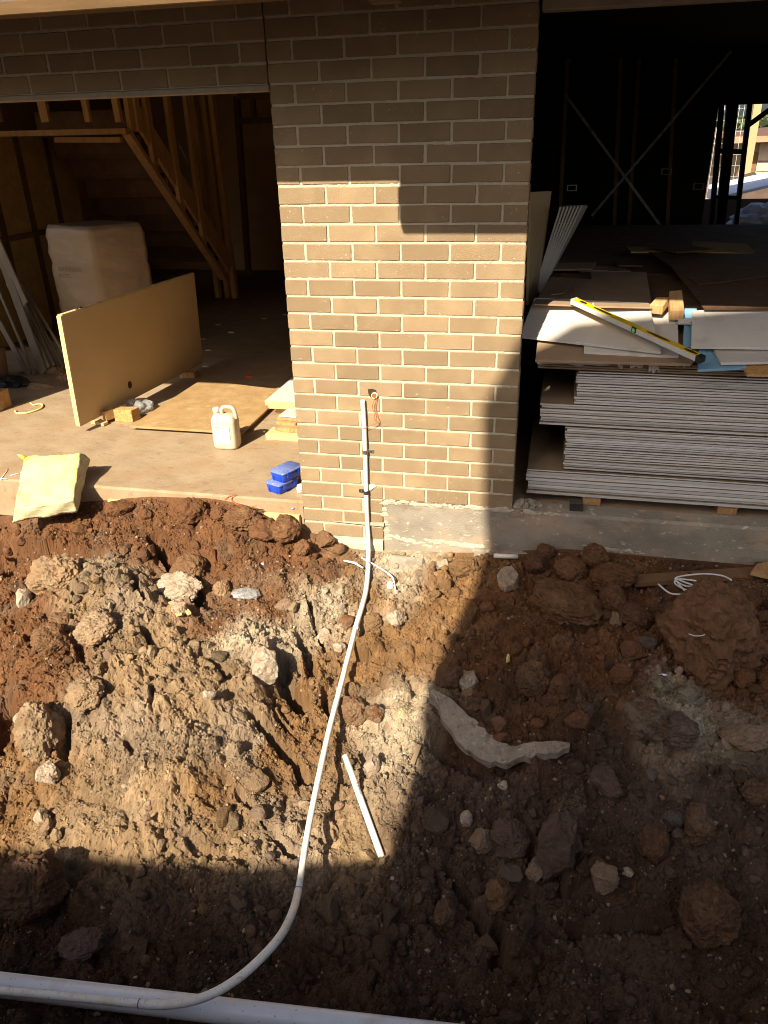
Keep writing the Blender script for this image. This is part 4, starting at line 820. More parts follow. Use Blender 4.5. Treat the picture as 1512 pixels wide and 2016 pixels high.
for z0, z1, xl, dp, n, lab, grp in ST:
    th = (z1-z0)/n
    for k in range(n):
        j = random.uniform
        x_ = xl+j(-.007, .007)+(.012*(n-1-k)/n if z0 < .1 else 0); y_ = .2+j(-.009, .009)
        zz = z0+k*th; sg_ = j(-.0022, .0012) - (.004 if k == n-1 else 0) - (.003 if random.random() < .12 else 0)
        # sheets sag slightly and bow along their length
        nxs = 9; Vv = []
        for i in range(nxs):
            x = x_+(3.9-x_)*i/(nxs-1); w_ = -.012*(i/(nxs-1))-.0015*math.sin(i*.9+k*.4)*(0 if i == 0 else 1)
            for yy in (y_+.0006*math.sin(i+k), 1.65): Vv += [(x, yy, zz+w_+.0006), (x, yy, zz+th-.0026+w_+sg_)]
        Ff = []
        for i in range(nxs-1):
            a = i*4; b = a+4; Ff += [(a, a+1, b+1, b), (a+2, b+2, b+3, a+3), (a+1, a+3, b+3, b+1), (a, b, b+2, a+2)]
        Ff += [(0, 2, 3, 1), ((nxs-1)*4, (nxs-1)*4+1, (nxs-1)*4+3, (nxs-1)*4+2)]
        top = k == n-1
        d = me('plasterboard_sheet', Vv, Ff, M['board'] if z0 < .72 else M['card'])
        d.materials.append(M['boardback'])
        for pf in d.polygons:
            if abs(pf.normal.z) > .8: pf.material_index = 1
        o = ob('plasterboard_sheet', d); tag(o, ORD[k]+' '+lab, 'plasterboard', grp)
# bearers under the stack
for x, lab in ((1.62, 'pale timber bearer under the left part of the sheet stack'), (2.33, 'pale timber bearer under the right part of the sheet stack'), (3.1, 'timber bearer under the far right of the sheet stack')):
    o = box('bearer', (x-.05, .215, FL+.001), (x+.05, 1.6, .012), M['pine'], None, .002); tag(o, lab, 'timber')
o = box('bearer', (1.25, .3, FL+.001), (1.6, .39, .010), M['darkwood'], None, .002); tag(o, 'dark timber packer under the left end of the stack', 'timber')
o = box('steel_bracket', (1.50, .04, FL+.03), (1.57, .10, .045), M['darksteel'], None, .003); tag(o, 'small dark bracket on the footing under the stack', 'bracket')
o = crumple('mortar_lump', (1.238, .035, .0), (.042, .04, .042), 3, .7, M['footing'], 77, .3); tag(o, 'grey mortar dropping at the right foot of the pier', 'mortar lump')
for i, (x, y, s) in enumerate(((1.30, .05, .022), (1.345, .07, .016), (1.285, .10, .028), (1.40, .05, .010), (1.455, .08, .014))):
    o = crumple('mortar_lump', (x, y, .0), (s, s, s), 2, .6, M['footing'], 80+i, .3); tag(o, ['mortar crumb nearest the grey dropping on the footing', 'mortar crumb second from the grey dropping', 'mortar crumb set furthest back on the footing', 'smallest mortar crumb in front on the footing', 'mortar crumb nearest the dark bracket'][i], 'mortar lump', 'mortar crumbs on the footing')
# torn paper along the front of the top tier
for i, (a, b, dz) in enumerate((((1058, 712), (1200, 716), 8), ((1216, 716), (1226, 717), 12), ((1240, 716), (1266, 718), 9), ((1277, 718), (1298, 720), 20), ((1330, 716), (1350, 718), 6))):
    n = 7; top = [pk(a[0]+(b[0]-a[0])*k/n, a[1]+(b[1]-a[1])*k/n-6, 'y', .19) for k in range(n+1)]; bot = [pk(a[0]+(b[0]-a[0])*k/n, a[1]+(b[1]-a[1])*k/n+dz*(0.3+.7*random.random()), 'y', .178+.01*random.random()) for k in range(n+1)]
    o = ob('torn_paper', me('torn_paper', top+bot, [(k, n+1+k, n+2+k, k+1) for k in range(n)], M['paper'])); o.modifiers.new('thick', 'SOLIDIFY').thickness = .001
    tag(o, ['long strip of torn white facing paper at the left of the top tier', 'smallest torn paper flap right of the long strip', 'wide torn paper flap in the middle of the top tier', 'hanging curled paper flap below the level', 'short torn paper flap under the level end'][i], 'torn paper')
zf = lambda r_: float(np.interp(r_, [500, 560, 590, 660, 690, 720, 740], [1.03, 1.03, 1.03, .885, .85, .83, .815]))
def top(name, pix, dz, th, m, lab, cat):
    o = slab(name, [pk(x, y, 'z', zf(y)+dz) for x, y in pix], th, m, None, .001, Vector((0, 0, -1))); tag(o, lab, cat); return o
top('loose_board', [(1054, 708), (1360, 716), (1420, 650), (1062, 640)], -.03, .014, M['card'], 'brown paper faced board under the loose white boards', 'board')
top('loose_board', [(1150, 692), (1336, 701), (1334, 600), (1150, 596)], -.016, .013, M['white'], 'white board under the pointed one with its right edge by the timber blocks', 'plasterboard')
top('loose_board', [(1023, 661), (1302, 693), (1277, 596), (1052, 586)], 0, .0125, M['white'], 'pointed white board on top of the stack under the yellow level', 'plasterboard')
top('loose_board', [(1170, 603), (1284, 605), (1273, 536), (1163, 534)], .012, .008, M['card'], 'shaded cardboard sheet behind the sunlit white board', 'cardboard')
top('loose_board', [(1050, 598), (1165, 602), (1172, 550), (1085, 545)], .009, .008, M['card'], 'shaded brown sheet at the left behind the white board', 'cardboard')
top('loose_board', [(1361, 682), (1520, 684), (1520, 606), (1363, 611)], .004, .0125, M['white'], 'white board with an oval stain mark at the right edge', 'plasterboard')
top('loose_board', [(1420, 714), (1520, 712), (1520, 670), (1397, 672)], -.014, .0125, M['white'], 'white board edge under the oval marked board', 'plasterboard')
top('foam_sheet', [(1374, 728), (1470, 723), (1440, 680), (1378, 640)], -.028, .012, M['blue'], 'blue foam sheet poking out below the level end', 'foam sheet')
top('foam_sheet', [(1345, 680), (1364, 682), (1372, 606), (1348, 606)], -.008, .008, M['blue'], 'blue foam strip beside the timber blocks', 'foam sheet')
top('osb_offcut', [(1472, 737), (1520, 738), (1520, 712), (1458, 714)], -.03, .012, M['osbblock'], 'brown chipboard corner below the right white boards', 'board')
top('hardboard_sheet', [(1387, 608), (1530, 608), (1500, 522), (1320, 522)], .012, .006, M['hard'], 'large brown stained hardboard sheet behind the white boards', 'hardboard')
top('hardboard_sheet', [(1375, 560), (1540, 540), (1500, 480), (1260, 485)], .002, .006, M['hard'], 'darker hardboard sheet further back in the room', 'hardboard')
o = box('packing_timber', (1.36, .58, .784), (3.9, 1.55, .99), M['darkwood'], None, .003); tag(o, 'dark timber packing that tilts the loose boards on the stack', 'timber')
for i, (x, y, s, m) in enumerate(((1205, 525, .10, 'card'), (1165, 528, .09, 'card'), (1235, 522, .08, 'hard'), (1130, 530, .13, 'card'), (1275, 500, .14, 'osb'), (1420, 500, .2, 'osb'), (1340, 505, .16, 'hard'))):
    p = pk(x, y, 'z', 1.0); o = box('board_offcut', (-s, -s, 0), (s, s, .012), M[m], None, .001); o.location = (p.x, p.y, .975+.012*i); o.rotation_euler = (random.uniform(-.05, .05), .05*random.uniform(-1, 1), random.uniform(-.5, .5)); tag(o, ['small card offcut behind the shaded cardboard', 'second small card offcut left of the first', 'dark offcut right of the small cards', 'wider card piece at the back left of the stack', 'ochre chipboard piece deep in the dark room', 'ochre chipboard piece near the window side', 'dark offcut leaning in the middle of the dark room'][i], 'board')
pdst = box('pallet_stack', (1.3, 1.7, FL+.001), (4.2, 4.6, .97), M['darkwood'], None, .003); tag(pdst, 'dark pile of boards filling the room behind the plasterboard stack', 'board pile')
# oval mark and scuffs on the right white board
ov = [pk(1468+22*math.cos(a), 653+5*math.sin(a), 'z', zf(653+5*math.sin(a))+.005) for a in np.linspace(0, 6.283, 25)]
o = tubo('oval_mark', ov, .0016, M['faint'], None, 5); tag(o, 'oval grey mark on the right white board', 'mark')
o = tubo('curl_mark', smoothpath([pk(x, y, 'z', 1.044) for x, y in ((1085, 580), (1110, 577), (1120, 566), (1130, 568), (1132, 575))], 6), .003, M['card'], None, 6); tag(o, 'curled strip of brown paper on the shaded sheet', 'paper')
# timber blocks
def prism(name, front, back, hgt, m, lab):
    f_ = [Vector(p) for p in front]; b_ = [Vector(p) for p in back]; o = ob(name, hexa([f_[0], f_[1], b_[1], b_[0]]+[p+Vector((0, 0, hgt)) for p in (f_[0], f_[1], b_[1], b_[0])], m, .002)); tag(o, lab, 'timber block'); return o
zz = lambda x, y, d=.002: pk(x, y, 'z', zf(y)+d)
prism('timber_block', [zz(1277, 617), zz(1303, 620)], [zz(1290, 602), zz(1316, 602)], .045, M['pine'], 'left short timber block on the white boards')
prism('timber_block', [zz(1316, 631), zz(1345, 631)], [zz(1315, 592), zz(1340, 590)], .05, M['pine'], 'right longer timber block on the white boards beside the short one')
o = box('paper_bundle', (0, 0, 0), (.09, .03, .03), M['paper'], None, .006, .003, 3); o.location = zz(1334, 640); tag(o, 'crumpled white strip beside the blue foam strip', 'paper')
# spirit level
la = zz(1126, 600, .012); lb_ = zz(1378, 716, .006)
lv = empty('spirit_level', la); tag(lv, 'yellow spirit level lying across the white boards', 'spirit level')
dl = lb_-la; dh = dl.normalized(); sd_ = Vector((dh.y, -dh.x, 0)).normalized(); ww = .052; hh = .027
if sd_.dot(Vector(CAM)-la) < 0: sd_ = -sd_
def lbox(name, t0, t1, s0, s1, h0, h1, m, bev=.001):
    p0, p1 = dl*t0, dl*t1; V = [p0+sd_*s0, p1+sd_*s0, p1+sd_*s1, p0+sd_*s1]; return ob(name, hexa([p+Vector((0, 0, h0)) for p in V]+[p+Vector((0, 0, h1)) for p in V], m, bev), lv)
lbox('body', .0, .965, -ww, ww*.0, 0, hh, M['yellowp'])
lbox('side_face', .0, .49, .0005, .003, 0.001, hh-.001, M['alu']); lbox('side_face', .525, .965, .0005, .003, .001, hh-.001, M['alu'])
lbox('end_cap', -.012, 0, -ww-.001, .0035, -.001, hh+.001, M['alu']); lbox('end_cap', .965, 1.0, -ww-.001, .0035, -.001, hh+.001, M['black'])
lbox('vial_mount', .49, .525, -.004, .0045, .004, hh+.002, M['black']); lbox('vial', .498, .517, .0046, .008, .006, .024, M['green'], .003)
def oval(name, t, lt, m=M['black'], zz=hh+.0008):
    c = dl*t - sd_*ww*.5 + Vector((0, 0, zz)); V = [c+dh*(lt*.72*math.cos(a))+sd_*(ww*.26*math.sin(a)) for a in np.linspace(0, 6.283, 21)[:-1]]; ob(name, me(name, V, [tuple(range(20))], m), lv)
oval('grip_slot', .235, .085); oval('grip_slot', .67, .095); oval('label_print', .07, .03); oval('label_print', .91, .05)
# boards leaning behind the pier
o = slab('tan_panel', [pk(1040, 600, 'y', 1.0), pk(1047, 378, 'y', 1.0), pk(1086, 376, 'y', 1.55), pk(1062, 575, 'y', 1.55)], .016, M['mdf'], None, .001, Vector((-1, 0, 0))); tag(o, 'tan panel standing upright behind the right side of the pier', 'panel')
for i in range(7):
    o_ = i*7.0
    q = [pk(1058+i*1.2, 562+i*3, 'y', 1.45), pk(1106+o_, 408-i*.5, 'y', 1.45), pk(1116+o_, 405, 'y', 2.3), pk(1066+i*1.2, 548+i*2, 'y', 2.3)]
    o = slab('leaning_sheet', q, .013, M['white'], None, .001, (q[1]-q[0]).cross(q[3]-q[0]).normalized()); tag(o, ['leftmost', 'second from left', 'third from left', 'middle', 'third from right', 'second from right', 'rightmost'][i]+' tilted plasterboard strip in the bundle behind the pier', 'plasterboard', 'tilted boards behind the pier')

# ---------------------------------------------------------------- rocks
def rockmesh(name, size, col, seed, sub=4, sharp=.5, mat_=None, at_=None):
    bm = bmesh.new(); bmesh.ops.create_icosphere(bm, subdivisions=sub, radius=1); r = np.random.default_rng(seed)
    v = np.array([x.co[:] for x in bm.verts]); pl = []
    hard = col[0] > .6 or name == 'proto' or tuple(col) in (RC['k'], RC['p'], RC['q']) or (seed % 3 == 0 and max(size) < .12)
    for _ in range(11 if hard else 6):
        n = r.normal(size=3); n /= np.linalg.norm(n); d_ = (r.uniform(.48, .86) if name == 'proto' else r.uniform(.58, .9)) if hard else r.uniform(.78, 1.0); s = v@n; ex = np.maximum(0, s-d_); v = v - ex[:, None]*n*(.7+.3*sharp)
    off = r.random(3)*20; soft = .55 if max(size) > .14 else 1.0
    def n3(p, s, sd): return (vnoise(p[:, 0]+off[0], p[:, 1]+p[:, 2]*.7, s, sd)+vnoise(p[:, 1]+off[1], p[:, 2]-p[:, 0]*.6, s, sd+1)+vnoise(p[:, 2]+off[2], p[:, 0]+p[:, 1]*.5, s, sd+2))/3
    from mathutils import noise as mn
    q_ = [Vector(p)+Vector(off) for p in v]
    big = np.array([mn.fractal(p*1.3, .8, 2.2, 5) for p in q_]); vo = []
    for p in q_:
        dd_, _p = mn.voronoi(p*3.2); vo.append((dd_[0], dd_[1]))
    vo = np.array(vo); cr = np.clip((vo[:, 1]-vo[:, 0])*1.6, 0, .5)
    fine = np.array([mn.fractal(p*7.0, .7, 2.1, 4) for p in q_])
    d_ = (.17*big+.10*soft*(cr-.25)+.055*soft*fine) if hard else (.20*big+.07*(cr-.25)+.085*fine)
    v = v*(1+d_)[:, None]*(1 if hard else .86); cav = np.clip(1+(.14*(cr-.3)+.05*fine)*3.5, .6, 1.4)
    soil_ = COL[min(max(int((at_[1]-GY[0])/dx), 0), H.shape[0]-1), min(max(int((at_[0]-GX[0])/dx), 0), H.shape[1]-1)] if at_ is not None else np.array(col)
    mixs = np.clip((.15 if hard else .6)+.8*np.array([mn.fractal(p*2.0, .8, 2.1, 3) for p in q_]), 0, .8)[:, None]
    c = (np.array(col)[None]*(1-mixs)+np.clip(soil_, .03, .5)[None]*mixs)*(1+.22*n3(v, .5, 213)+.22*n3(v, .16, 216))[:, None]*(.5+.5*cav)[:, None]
    v = v*np.array(size)[None]
    for x, co in zip(bm.verts, v): x.co = co
    d = bpy.data.meshes.new(name); bm.to_mesh(d); bm.free(); d.polygons.foreach_set('use_smooth', [False]*len(d.polygons)); d.materials.append(mat_)
    a = d.attributes.new('col', 'FLOAT_COLOR', 'POINT'); a.data.foreach_set('color', np.c_[np.clip(c, .01, .85), np.ones(len(c))].astype(np.float32).ravel()); return d
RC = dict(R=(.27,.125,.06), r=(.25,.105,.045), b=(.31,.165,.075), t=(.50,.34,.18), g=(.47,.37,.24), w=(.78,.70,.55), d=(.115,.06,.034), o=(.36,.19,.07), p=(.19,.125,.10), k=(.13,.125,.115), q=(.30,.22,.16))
ROCKS = [ # px, py, w, h (pixels), colour, label
 (378,1006,58,48,'r','round red brown clod on the soil against the slab edge'), (234,1001,52,30,'r','red brown clod on the soil right of the insulation piece'), (430,1012,34,24,'r','red clod between the round clod and the flat tan stone'), (477,1021,70,40,'b','flat tan brown stone lying at the slab edge under the orange string'),
 (522,1046,58,36,'r','low red clod below the flat tan stone'), (563,1043,58,54,'b','angular brown clod beside the pier corner'), (596,1078,34,30,'b','small round clod right below the angular brown clod'), (640,1062,36,30,'b','brown clod at the pier foot left of the conduit'), (668,1082,26,24,'r','small red clod nearest the conduit at the pier foot'), (286,1012,28,20,'r','small red clod along the slab edge right of the insulation'),
 (374,1124,66,52,'b','brown rock perched on the white rock'), (352,1157,84,46,'w','white angular rock in the hollow under the brown rock'), (437,1162,34,38,'t','small tan rock right of the white rock'), (46,1178,24,40,'w','upright pale stone on the left soil'), (112,1136,104,74,'t','broad tan boulder in the left bank'), (192,1238,84,60,'g','grey tan block set in the left bank'),
 (103,1265,76,56,'b','brown boulder low in the left bank'), (120,1222,50,30,'r','red clod above the brown boulder'), (168,1366,78,54,'t','tan boulder right of the dark gap in the bank'), (78,1442,86,108,'g','large grey tan rock at the left edge of the bank'), (44,1418,26,28,'w','pale chip stuck left of the large grey rock'), (95,1522,40,44,'w','pale yellow stone under the large grey rock'), (82,1608,24,24,'w','pale pebble near the left shadow line'),
 (410,1367,24,18,'w','small pale stone in the middle of the lit bank'), (520,1311,56,66,'w','pale overhanging block in the middle of the bank'), (350,1200,34,22,'w','pale chip below the white rock'), (693,1360,36,30,'b','small brown rock right of the conduit above the big round one'), (695,1401,62,54,'r','big round red brown rock against the conduit'), (737,1406,36,30,'r','brown rock touching the right of the big round one'), (735,1222,36,28,'o','orange brown stone right of the conduit bend'), (774,1216,48,26,'w','white streaked stone right of the conduit bend'),
 (683,1224,28,32,'r','red brown stone left of the conduit bend'), (636,1252,26,26,'w','white chip in the left side of the hollow'), (668,1272,24,20,'w','white chip nearest the conduit in the hollow'), (560,1192,40,24,'q','pale brown stone at the edge of the white clay'), (909,1116,54,40,'b','brown and white rock at the shadow edge by the footing'), (872,1112,24,22,'w','white chip at the foot of the footing'),
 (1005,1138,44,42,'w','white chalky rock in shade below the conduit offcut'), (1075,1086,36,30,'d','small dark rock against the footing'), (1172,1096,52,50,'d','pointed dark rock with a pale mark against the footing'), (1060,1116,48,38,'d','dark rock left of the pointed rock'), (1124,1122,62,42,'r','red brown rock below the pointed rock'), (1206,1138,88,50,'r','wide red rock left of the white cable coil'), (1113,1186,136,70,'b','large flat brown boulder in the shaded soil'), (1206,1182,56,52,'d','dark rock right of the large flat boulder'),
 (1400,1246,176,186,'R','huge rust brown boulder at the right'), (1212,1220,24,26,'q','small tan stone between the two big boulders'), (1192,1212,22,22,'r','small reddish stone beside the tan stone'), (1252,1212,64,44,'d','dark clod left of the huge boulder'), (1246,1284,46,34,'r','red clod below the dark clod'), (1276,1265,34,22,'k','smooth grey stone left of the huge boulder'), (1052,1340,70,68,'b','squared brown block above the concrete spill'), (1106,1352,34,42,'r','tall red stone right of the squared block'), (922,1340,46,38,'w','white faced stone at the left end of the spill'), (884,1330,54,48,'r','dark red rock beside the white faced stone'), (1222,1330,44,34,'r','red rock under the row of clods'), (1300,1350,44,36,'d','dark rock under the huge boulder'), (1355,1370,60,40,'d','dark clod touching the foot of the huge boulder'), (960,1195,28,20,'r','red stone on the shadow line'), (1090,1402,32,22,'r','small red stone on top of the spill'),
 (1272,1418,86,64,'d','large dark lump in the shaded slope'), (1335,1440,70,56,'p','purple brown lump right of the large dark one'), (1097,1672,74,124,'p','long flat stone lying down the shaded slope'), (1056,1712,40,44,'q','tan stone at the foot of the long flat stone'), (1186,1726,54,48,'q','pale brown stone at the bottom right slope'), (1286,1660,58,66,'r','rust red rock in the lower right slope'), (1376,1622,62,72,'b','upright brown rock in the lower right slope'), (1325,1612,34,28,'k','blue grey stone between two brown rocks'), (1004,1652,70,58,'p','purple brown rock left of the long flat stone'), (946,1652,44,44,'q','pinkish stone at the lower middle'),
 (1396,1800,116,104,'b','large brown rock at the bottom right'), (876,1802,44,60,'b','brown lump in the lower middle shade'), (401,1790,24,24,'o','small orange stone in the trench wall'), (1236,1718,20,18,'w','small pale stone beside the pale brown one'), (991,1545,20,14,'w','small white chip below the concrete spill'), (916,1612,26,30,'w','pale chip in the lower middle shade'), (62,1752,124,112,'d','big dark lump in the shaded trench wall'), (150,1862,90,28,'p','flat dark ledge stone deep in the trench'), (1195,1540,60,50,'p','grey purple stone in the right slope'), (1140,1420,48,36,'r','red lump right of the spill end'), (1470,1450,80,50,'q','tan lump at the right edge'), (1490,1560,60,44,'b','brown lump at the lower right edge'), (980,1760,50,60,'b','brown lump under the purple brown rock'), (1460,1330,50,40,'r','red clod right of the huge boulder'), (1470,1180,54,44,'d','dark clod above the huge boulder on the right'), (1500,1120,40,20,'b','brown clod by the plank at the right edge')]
occupied = []
for i, (x, y, wp, hp_, c, lab) in enumerate(ROCKS):
    h_ = hitg(x, y+hp_*.22); dep = (h_-Vector(CAM)).dot(Vector(_f)); s = dep/FPX; rx, rz_ = wp*s*.58, hp_*s*.58
    rz_ = max(rz_*1.08, rx*.45); ry = (rx+rz_)*.5
    cen = pd(x, y, dep-ry*(.12 if c in 'tgq' else .3))
    m_ = M['rockp'] if c in 'wgtq' else M['rockd']
    nm = 'boulder' if wp > 100 else ('clod' if c in 'rd' and wp < 70 else 'rock')
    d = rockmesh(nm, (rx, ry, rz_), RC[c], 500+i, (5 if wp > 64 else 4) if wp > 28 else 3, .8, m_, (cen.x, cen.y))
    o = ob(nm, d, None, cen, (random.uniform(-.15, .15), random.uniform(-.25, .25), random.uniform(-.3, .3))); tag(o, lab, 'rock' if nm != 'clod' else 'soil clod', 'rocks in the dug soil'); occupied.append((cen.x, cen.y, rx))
# pale scribble on the pointed dark rock is weathering: left to the rock's own speckle
# loose rubble and pebbles nobody could count
def rubble(name, n, r0, r1, seed, m, lab, pale=False, tri=20, sunk=.3):
    if tri == 8: bv = np.array([(1,0,0),(-1,0,0),(0,1,0),(0,-1,0),(0,0,1),(0,0,-1)], float); bf = np.array([(0,2,4),(2,1,4),(1,3,4),(3,0,4),(2,0,5),(1,2,5),(3,1,5),(0,3,5)])
    else:
        bm = bmesh.new(); bmesh.ops.create_icosphere(bm, subdivisions=1 if tri == 20 else 2, radius=1); bv = np.array([v.co[:] for v in bm.verts]); bf = np.array([[v.index for v in f.verts] for f in bm.faces]); bm.free()
    r = np.random.default_rng(seed); x = r.uniform(-2.5, 2.9, n*4); y = r.uniform(-2.6, -.02, n*4)
    kp = r.random(n*4) < np.clip(.42+1.2*vnoise(x, y, .3, 95)+.5*vnoise(x, y, .09, 96), .04, 1); x = x[kp][:n]; y = y[kp][:n]; n = len(x)
    rad = r0*(r1/r0)**(r.random(n)**2.0); v = bv[None]*r.uniform(.55, 1.25, (n, len(bv), 1))*r.uniform(.65, 1.2, (n, 1, 3))
    a = r.random(n)*6.28; b = r.random(n)*6.28; ca, sa, cb, sb_ = np.cos(a)[:, None], np.sin(a)[:, None], np.cos(b)[:, None], np.sin(b)[:, None]
    X, Y, Z = v[..., 0], v[..., 1]*cb-v[..., 2]*sb_, v[..., 1]*sb_+v[..., 2]*cb; X, Y = X*ca-Y*sa, X*sa+Y*ca
    z = ground_h(x, y)+rad*sunk
    P = np.stack([X*rad[:, None]+x[:, None], Y*rad[:, None]+y[:, None], Z*rad[:, None]+z[:, None]], -1).reshape(-1, 3)
    F_ = (bf[None]+(np.arange(n)*len(bv))[:, None, None]).reshape(-1, 3)
    if pale: col = np.array([(.62, .55, .43), (.45, .36, .25), (.55, .45, .33), (.34, .30, .27), (.42, .2, .1), (.50,.40,.27)])[r.integers(0, 6, n)]*r.uniform(.7, 1.1, (n, 1))
    else:
        i_ = np.clip(((x-GX[0])/dx).astype(int), 0, len(GX)-1); j_ = np.clip(((y-GY[0])/dx).astype(int), 0, len(GY)-1); col = COL[j_, i_]*r.uniform(.72, 1.35, (n, 1))
    o = ob(name, fastmesh(name, P, F_, m, np.clip(np.repeat(col, len(bv), 0), .01, .85), False)); tag(o, lab, kind='stuff'); return o
rubble('soil_crumbs', 70000, .003, .0085, 1, M['rockd'], 'fine loose soil crumbs over the dug bank', False, 8, .2)
rubble('soil_lumps', 15000, .006, .015, 2, M['rockd'], 'scattered soil lumps over the dug bank', False, 20)
def clods(name, n, r0, r1, seed, m, lab):
    r = np.random.default_rng(seed); protos = []
    for k in range(14):
        d = rockmesh('proto', (1, 1, 1), (1, 1, 1), 900+k, 3 if r1 > .05 else 2, .9, m); co = np.zeros(len(d.vertices)*3); d.vertices.foreach_get('co', co); fa = np.array([list(p.vertices) for p in d.polygons])
        cl = np.zeros(len(d.vertices)*4, np.float32); d.attributes['col'].data.foreach_get('color', cl); protos.append((co.reshape(-1, 3), fa, cl.reshape(-1, 4)[:, :3].mean(1))); bpy.data.meshes.remove(d)
    Vs, Fs, Cs = [], [], []; off = 0; k = 0
    while k < n:
        x, y = r.uniform(-2.5, 2.9), r.uniform(-2.5, -.04); dn = .08+.5*float(vnoise(np.array(x), np.array(y), .3, 97))+(.5 if x > .8-.25*y*0 and y > -1.9 else 0)+(.25 if y < -1.75 else 0)+(.35 if y > -.25 and x < .3 else 0)
        if r.random() > dn: continue
        rad = r0*(r1/r0)**(r.random()**2.3)
        if (y > -.1 and rad > .03) or not clear(x, y, rad): continue
        bv, bf, bc = protos[r.integers(14)]; R = np.array(Matrix.Rotation(r.random()*6.28, 3, 'X') @ Matrix.Rotation(r.random()*6.28, 3, 'Z'))
        v = (bv@R.T)*rad*r.uniform(.7, 1.15, 3); i_ = min(max(int((x-GX[0])/dx), 0), len(GX)-1); j_ = min(max(int((y-GY[0])/dx), 0), len(GY)-1)
        Vs.append(v+np.array([x, y, H[j_, i_]+rad*.25])); Fs.append(bf+off); off += len(bv); Cs.append(COL[j_, i_][None]*r.uniform(.65, 1.35)*np.array([1, r.uniform(.95, 1.08), r.uniform(.9, 1.2)])[None]*(.35+.65*bc/bc.mean())[:, None]); k += 1
    o = ob(name, fastmesh(name, np.concatenate(Vs), np.concatenate(Fs), m, np.clip(np.concatenate(Cs), .01, .85), False)); tag(o, lab, kind='stuff')
clods('soil_clumps', 2100, .013, .032, 4, M['rockd'], 'broken soil clumps over the dug bank')
clods('soil_clods', 260, .028, .058, 6, M['rockd'], 'larger broken soil clods over the dug bank')
rubble('pale_pebbles', 5200, .003, .012, 3, M['rockp'], 'scattered pale pebbles and chips in the soil', True, 20)

# concrete spill collar in the shade: crescent with a rough lower edge
cs = empty('concrete_spill', tuple(hitg(960, 1450))); tag(cs, 'curved grey concrete spill edge exposed in the shaded soil', 'concrete')
up_l = [(842,1350),(866,1362),(896,1384),(924,1408),(954,1436),(980,1456),(1006,1466),(1040,1464),(1080,1458),(1122,1462)]
lo_l = [(846,1372),(868,1408),(890,1440),(916,1472),(948,1492),(978,1500),(1010,1498),(1045,1488),(1085,1484),(1122,1470)]
r = random.Random(5); lo_h = [(p_, (hitg(*p_)-Vector(CAM)).dot(Vector(_f))) for p_ in up_l+lo_l]
A_ = np.array([[1, p_[0], p_[1]] for p_, _d in lo_h]); k_ = np.linalg.lstsq(A_, np.array([_d for _, _d in lo_h]), rcond=None)[0]
bmm = bmesh.new(); front = []
def jag(L, n, amp):
    out = []
    for a, b in zip(L[:-1], L[1:]):
        for q in range(n): out.append((a[0]+(b[0]-a[0])*q/n+r.uniform(-2, 2), a[1]+(b[1]-a[1])*q/n+r.uniform(-amp, amp)))
    return out+[L[-1]]
pu, pl_ = jag(up_l, 3, 3), jag(lo_l, 3, 5)
row = []
for (a, b), (c, d_) in zip(pu, pl_):
    f1_ = pd(a, b, float(k_@[1, a, b])-.045); f2_ = pd(c, d_, float(k_@[1, c, d_])-.075); dn_ = Vector((.01, .05, -.06))
    row.append([bmm.verts.new(q-cs.location) for q in (f1_+dn_*1.6, f1_, f1_.lerp(f2_, .5)+Vector((0, 0, r.uniform(-.003, .003))), f2_, f2_+Vector((0, .008, -.030-.012*r.random())), f2_+dn_*1.6)])
for a, b in zip(row[:-1], row[1:]):
    for q in range(5): bmm.faces.new((a[q], b[q], b[q+1], a[q+1]))
bmesh.ops.recalc_face_normals(bmm, faces=bmm.faces); d = bpy.data.meshes.new('crust'); bmm.to_mesh(d); bmm.free(); d.materials.append(M['paleclay']); ob('crust', d, cs)
# plank half buried by the footing, white cable coil, small litter on the soil
o = bar('buried_plank', pk(1245, 1144, 'z', -.228), pk(1540, 1124, 'z', -.215), .075, .03, M['darkwood'], None); tag(o, 'weathered plank half buried along the footing at the right', 'plank')
o = slab('wood_offcut', [pk(1478, 1126, 'z', -.17), pk(1530, 1138, 'z', -.17), pk(1530, 1100, 'z', -.17), pk(1490, 1110, 'z', -.17)], .02, M['pine'], None, .002); tag(o, 'split wood piece at the right picture edge by the footing', 'wood offcut')
wc = empty('cable_coil', tuple(pk(1340, 1155, 'z', -.15))); tag(wc, 'loose coil of white cable on the shaded soil', 'cable coil')
cpx = [(1296,1150),(1320,1168),(1352,1170),(1376,1172),(1382,1160),(1345,1145),(1330,1140),(1352,1166),(1372,1172),(1330,1150),(1340,1140),(1388,1148),(1352,1154),(1330,1138),(1380,1130),(1420,1133),(1440,1142)]
tubo('cable', [p-wc.location for p in smoothpath([pk(x, y, 'z', -.165+.012*(k % 3)) for k, (x, y) in enumerate(cpx)], 7)], .0042, M['wire'], wc, 8)
bo = [o_ for o_ in C.objects if o_.get('label') == 'huge rust brown boulder at the right'][0]; bpy.context.view_layer.update()
mi = bo.matrix_world.inverted(); ok_, lc_, _n, _i = bo.ray_cast(mi @ Vector(CAM), (mi.to_3x3() @ Vector(ray(1378, 1240))).normalized())
WD = (bo.matrix_world @ lc_-Vector(CAM)).dot(Vector(_f)) if ok_ else 3.5
o = tubo('cable_scrap', smoothpath([pd(x, y, WD-.012) for x, y in ((1356,1248),(1370,1252),(1386,1250),(1396,1240),(1396,1230),(1386,1222),(1380,1222))], 5), .0022, M['wire'], None, 6); tag(o, 'thin white wire curl on the huge boulder', 'cable')
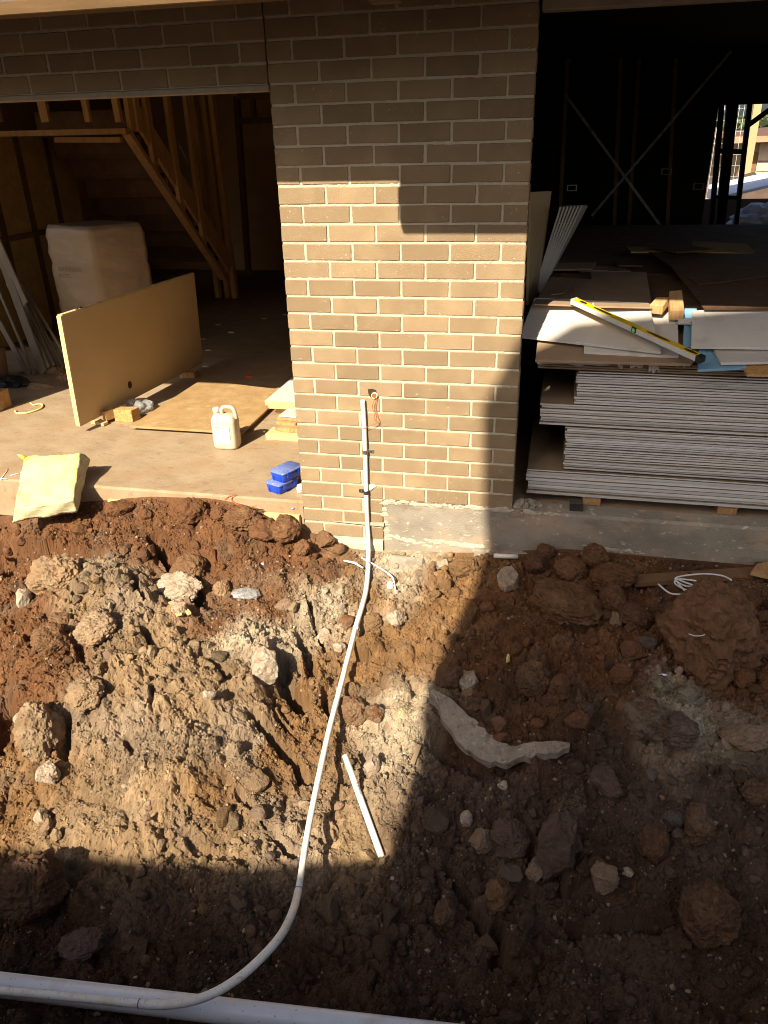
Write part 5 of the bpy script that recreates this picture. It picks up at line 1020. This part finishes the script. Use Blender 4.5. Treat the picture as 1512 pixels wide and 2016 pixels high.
o = tubo('cable_scrap', [hitg(678, 1113)+Vector((0, 0, .03)), hitg(700, 1117)+Vector((0, -.01, .035)), hitg(716, 1124)+Vector((0, -.01, .025))], .0065, M['wire'], None, 8); tag(o, 'thick white cable stub poking from the soil left of the conduit', 'cable')
o = tubo('cable_scrap', smoothpath([hitg(712, 1104)+Vector((0, 0, .02)), hitg(733, 1118)+Vector((0, 0, .03)), hitg(768, 1142)+Vector((0, 0, .035)), hitg(776, 1152)+Vector((0, 0, .02)), hitg(779, 1170)+Vector((0, 0, .01))], 5), .0045, M['wire'], None, 8); tag(o, 'bent white cable poking from the soil right of the conduit', 'cable')
p = hitg(797, 1124); o = box('concrete_patch', (-.10, -.02, -.09), (.10, .06, .07), M['footing'], None, .012, .006, 4); o.location = p+Vector((0, .03, 0)); o.rotation_euler = (-.5, .1, .1); tag(o, 'exposed concrete patch in the soil under the footing', 'concrete')
for i, (x, y, s, m, lab) in enumerate(((768, 1157, (.018, .012, .025), 'whiteplastic', 'white plastic bit at the end of the bent cable'), (485, 1172, (.075, .05, .02), 'film', 'scrap of clear plastic film on the red soil'), (516, 1114, (.012, .01, .012), 'whiteplastic', 'small white plastic bit on the red soil band'), (232, 1015, (.01, .01, .008), 'whiteplastic', 'tiny white bit beside the red clod'), (1000, 1303, (.008, .006, .03), 'batt', 'small yellow leaf on the shaded soil'), (1310, 1330, (.022, .006, .005), 'whiteplastic', 'short white stick on the shaded soil'))):
    p = hitg(x, y); o = crumple('litter', p+Vector((0, 0, s[2]*.5)), s, 3, .5, M[m], 90+i, .5); tag(o, lab, 'litter')
for i, (a, b, wd) in enumerate((((338, 1192), (358, 1216), .03), ((362, 1200), (378, 1214), .022), ((812, 1512), (828, 1470), .022))):
    o = bar('wood_chip', hitg(*a)+Vector((0, 0, .02)), hitg(*b)+Vector((0, -.02, .03)), wd, .014, M['lightpine'] if i < 2 else M['boardback'], None); tag(o, ['larger pale wood chip under the white rock', 'smaller pale wood chip right of the larger one', 'grey sliver of board standing on the shadow line'][i], 'wood chip')
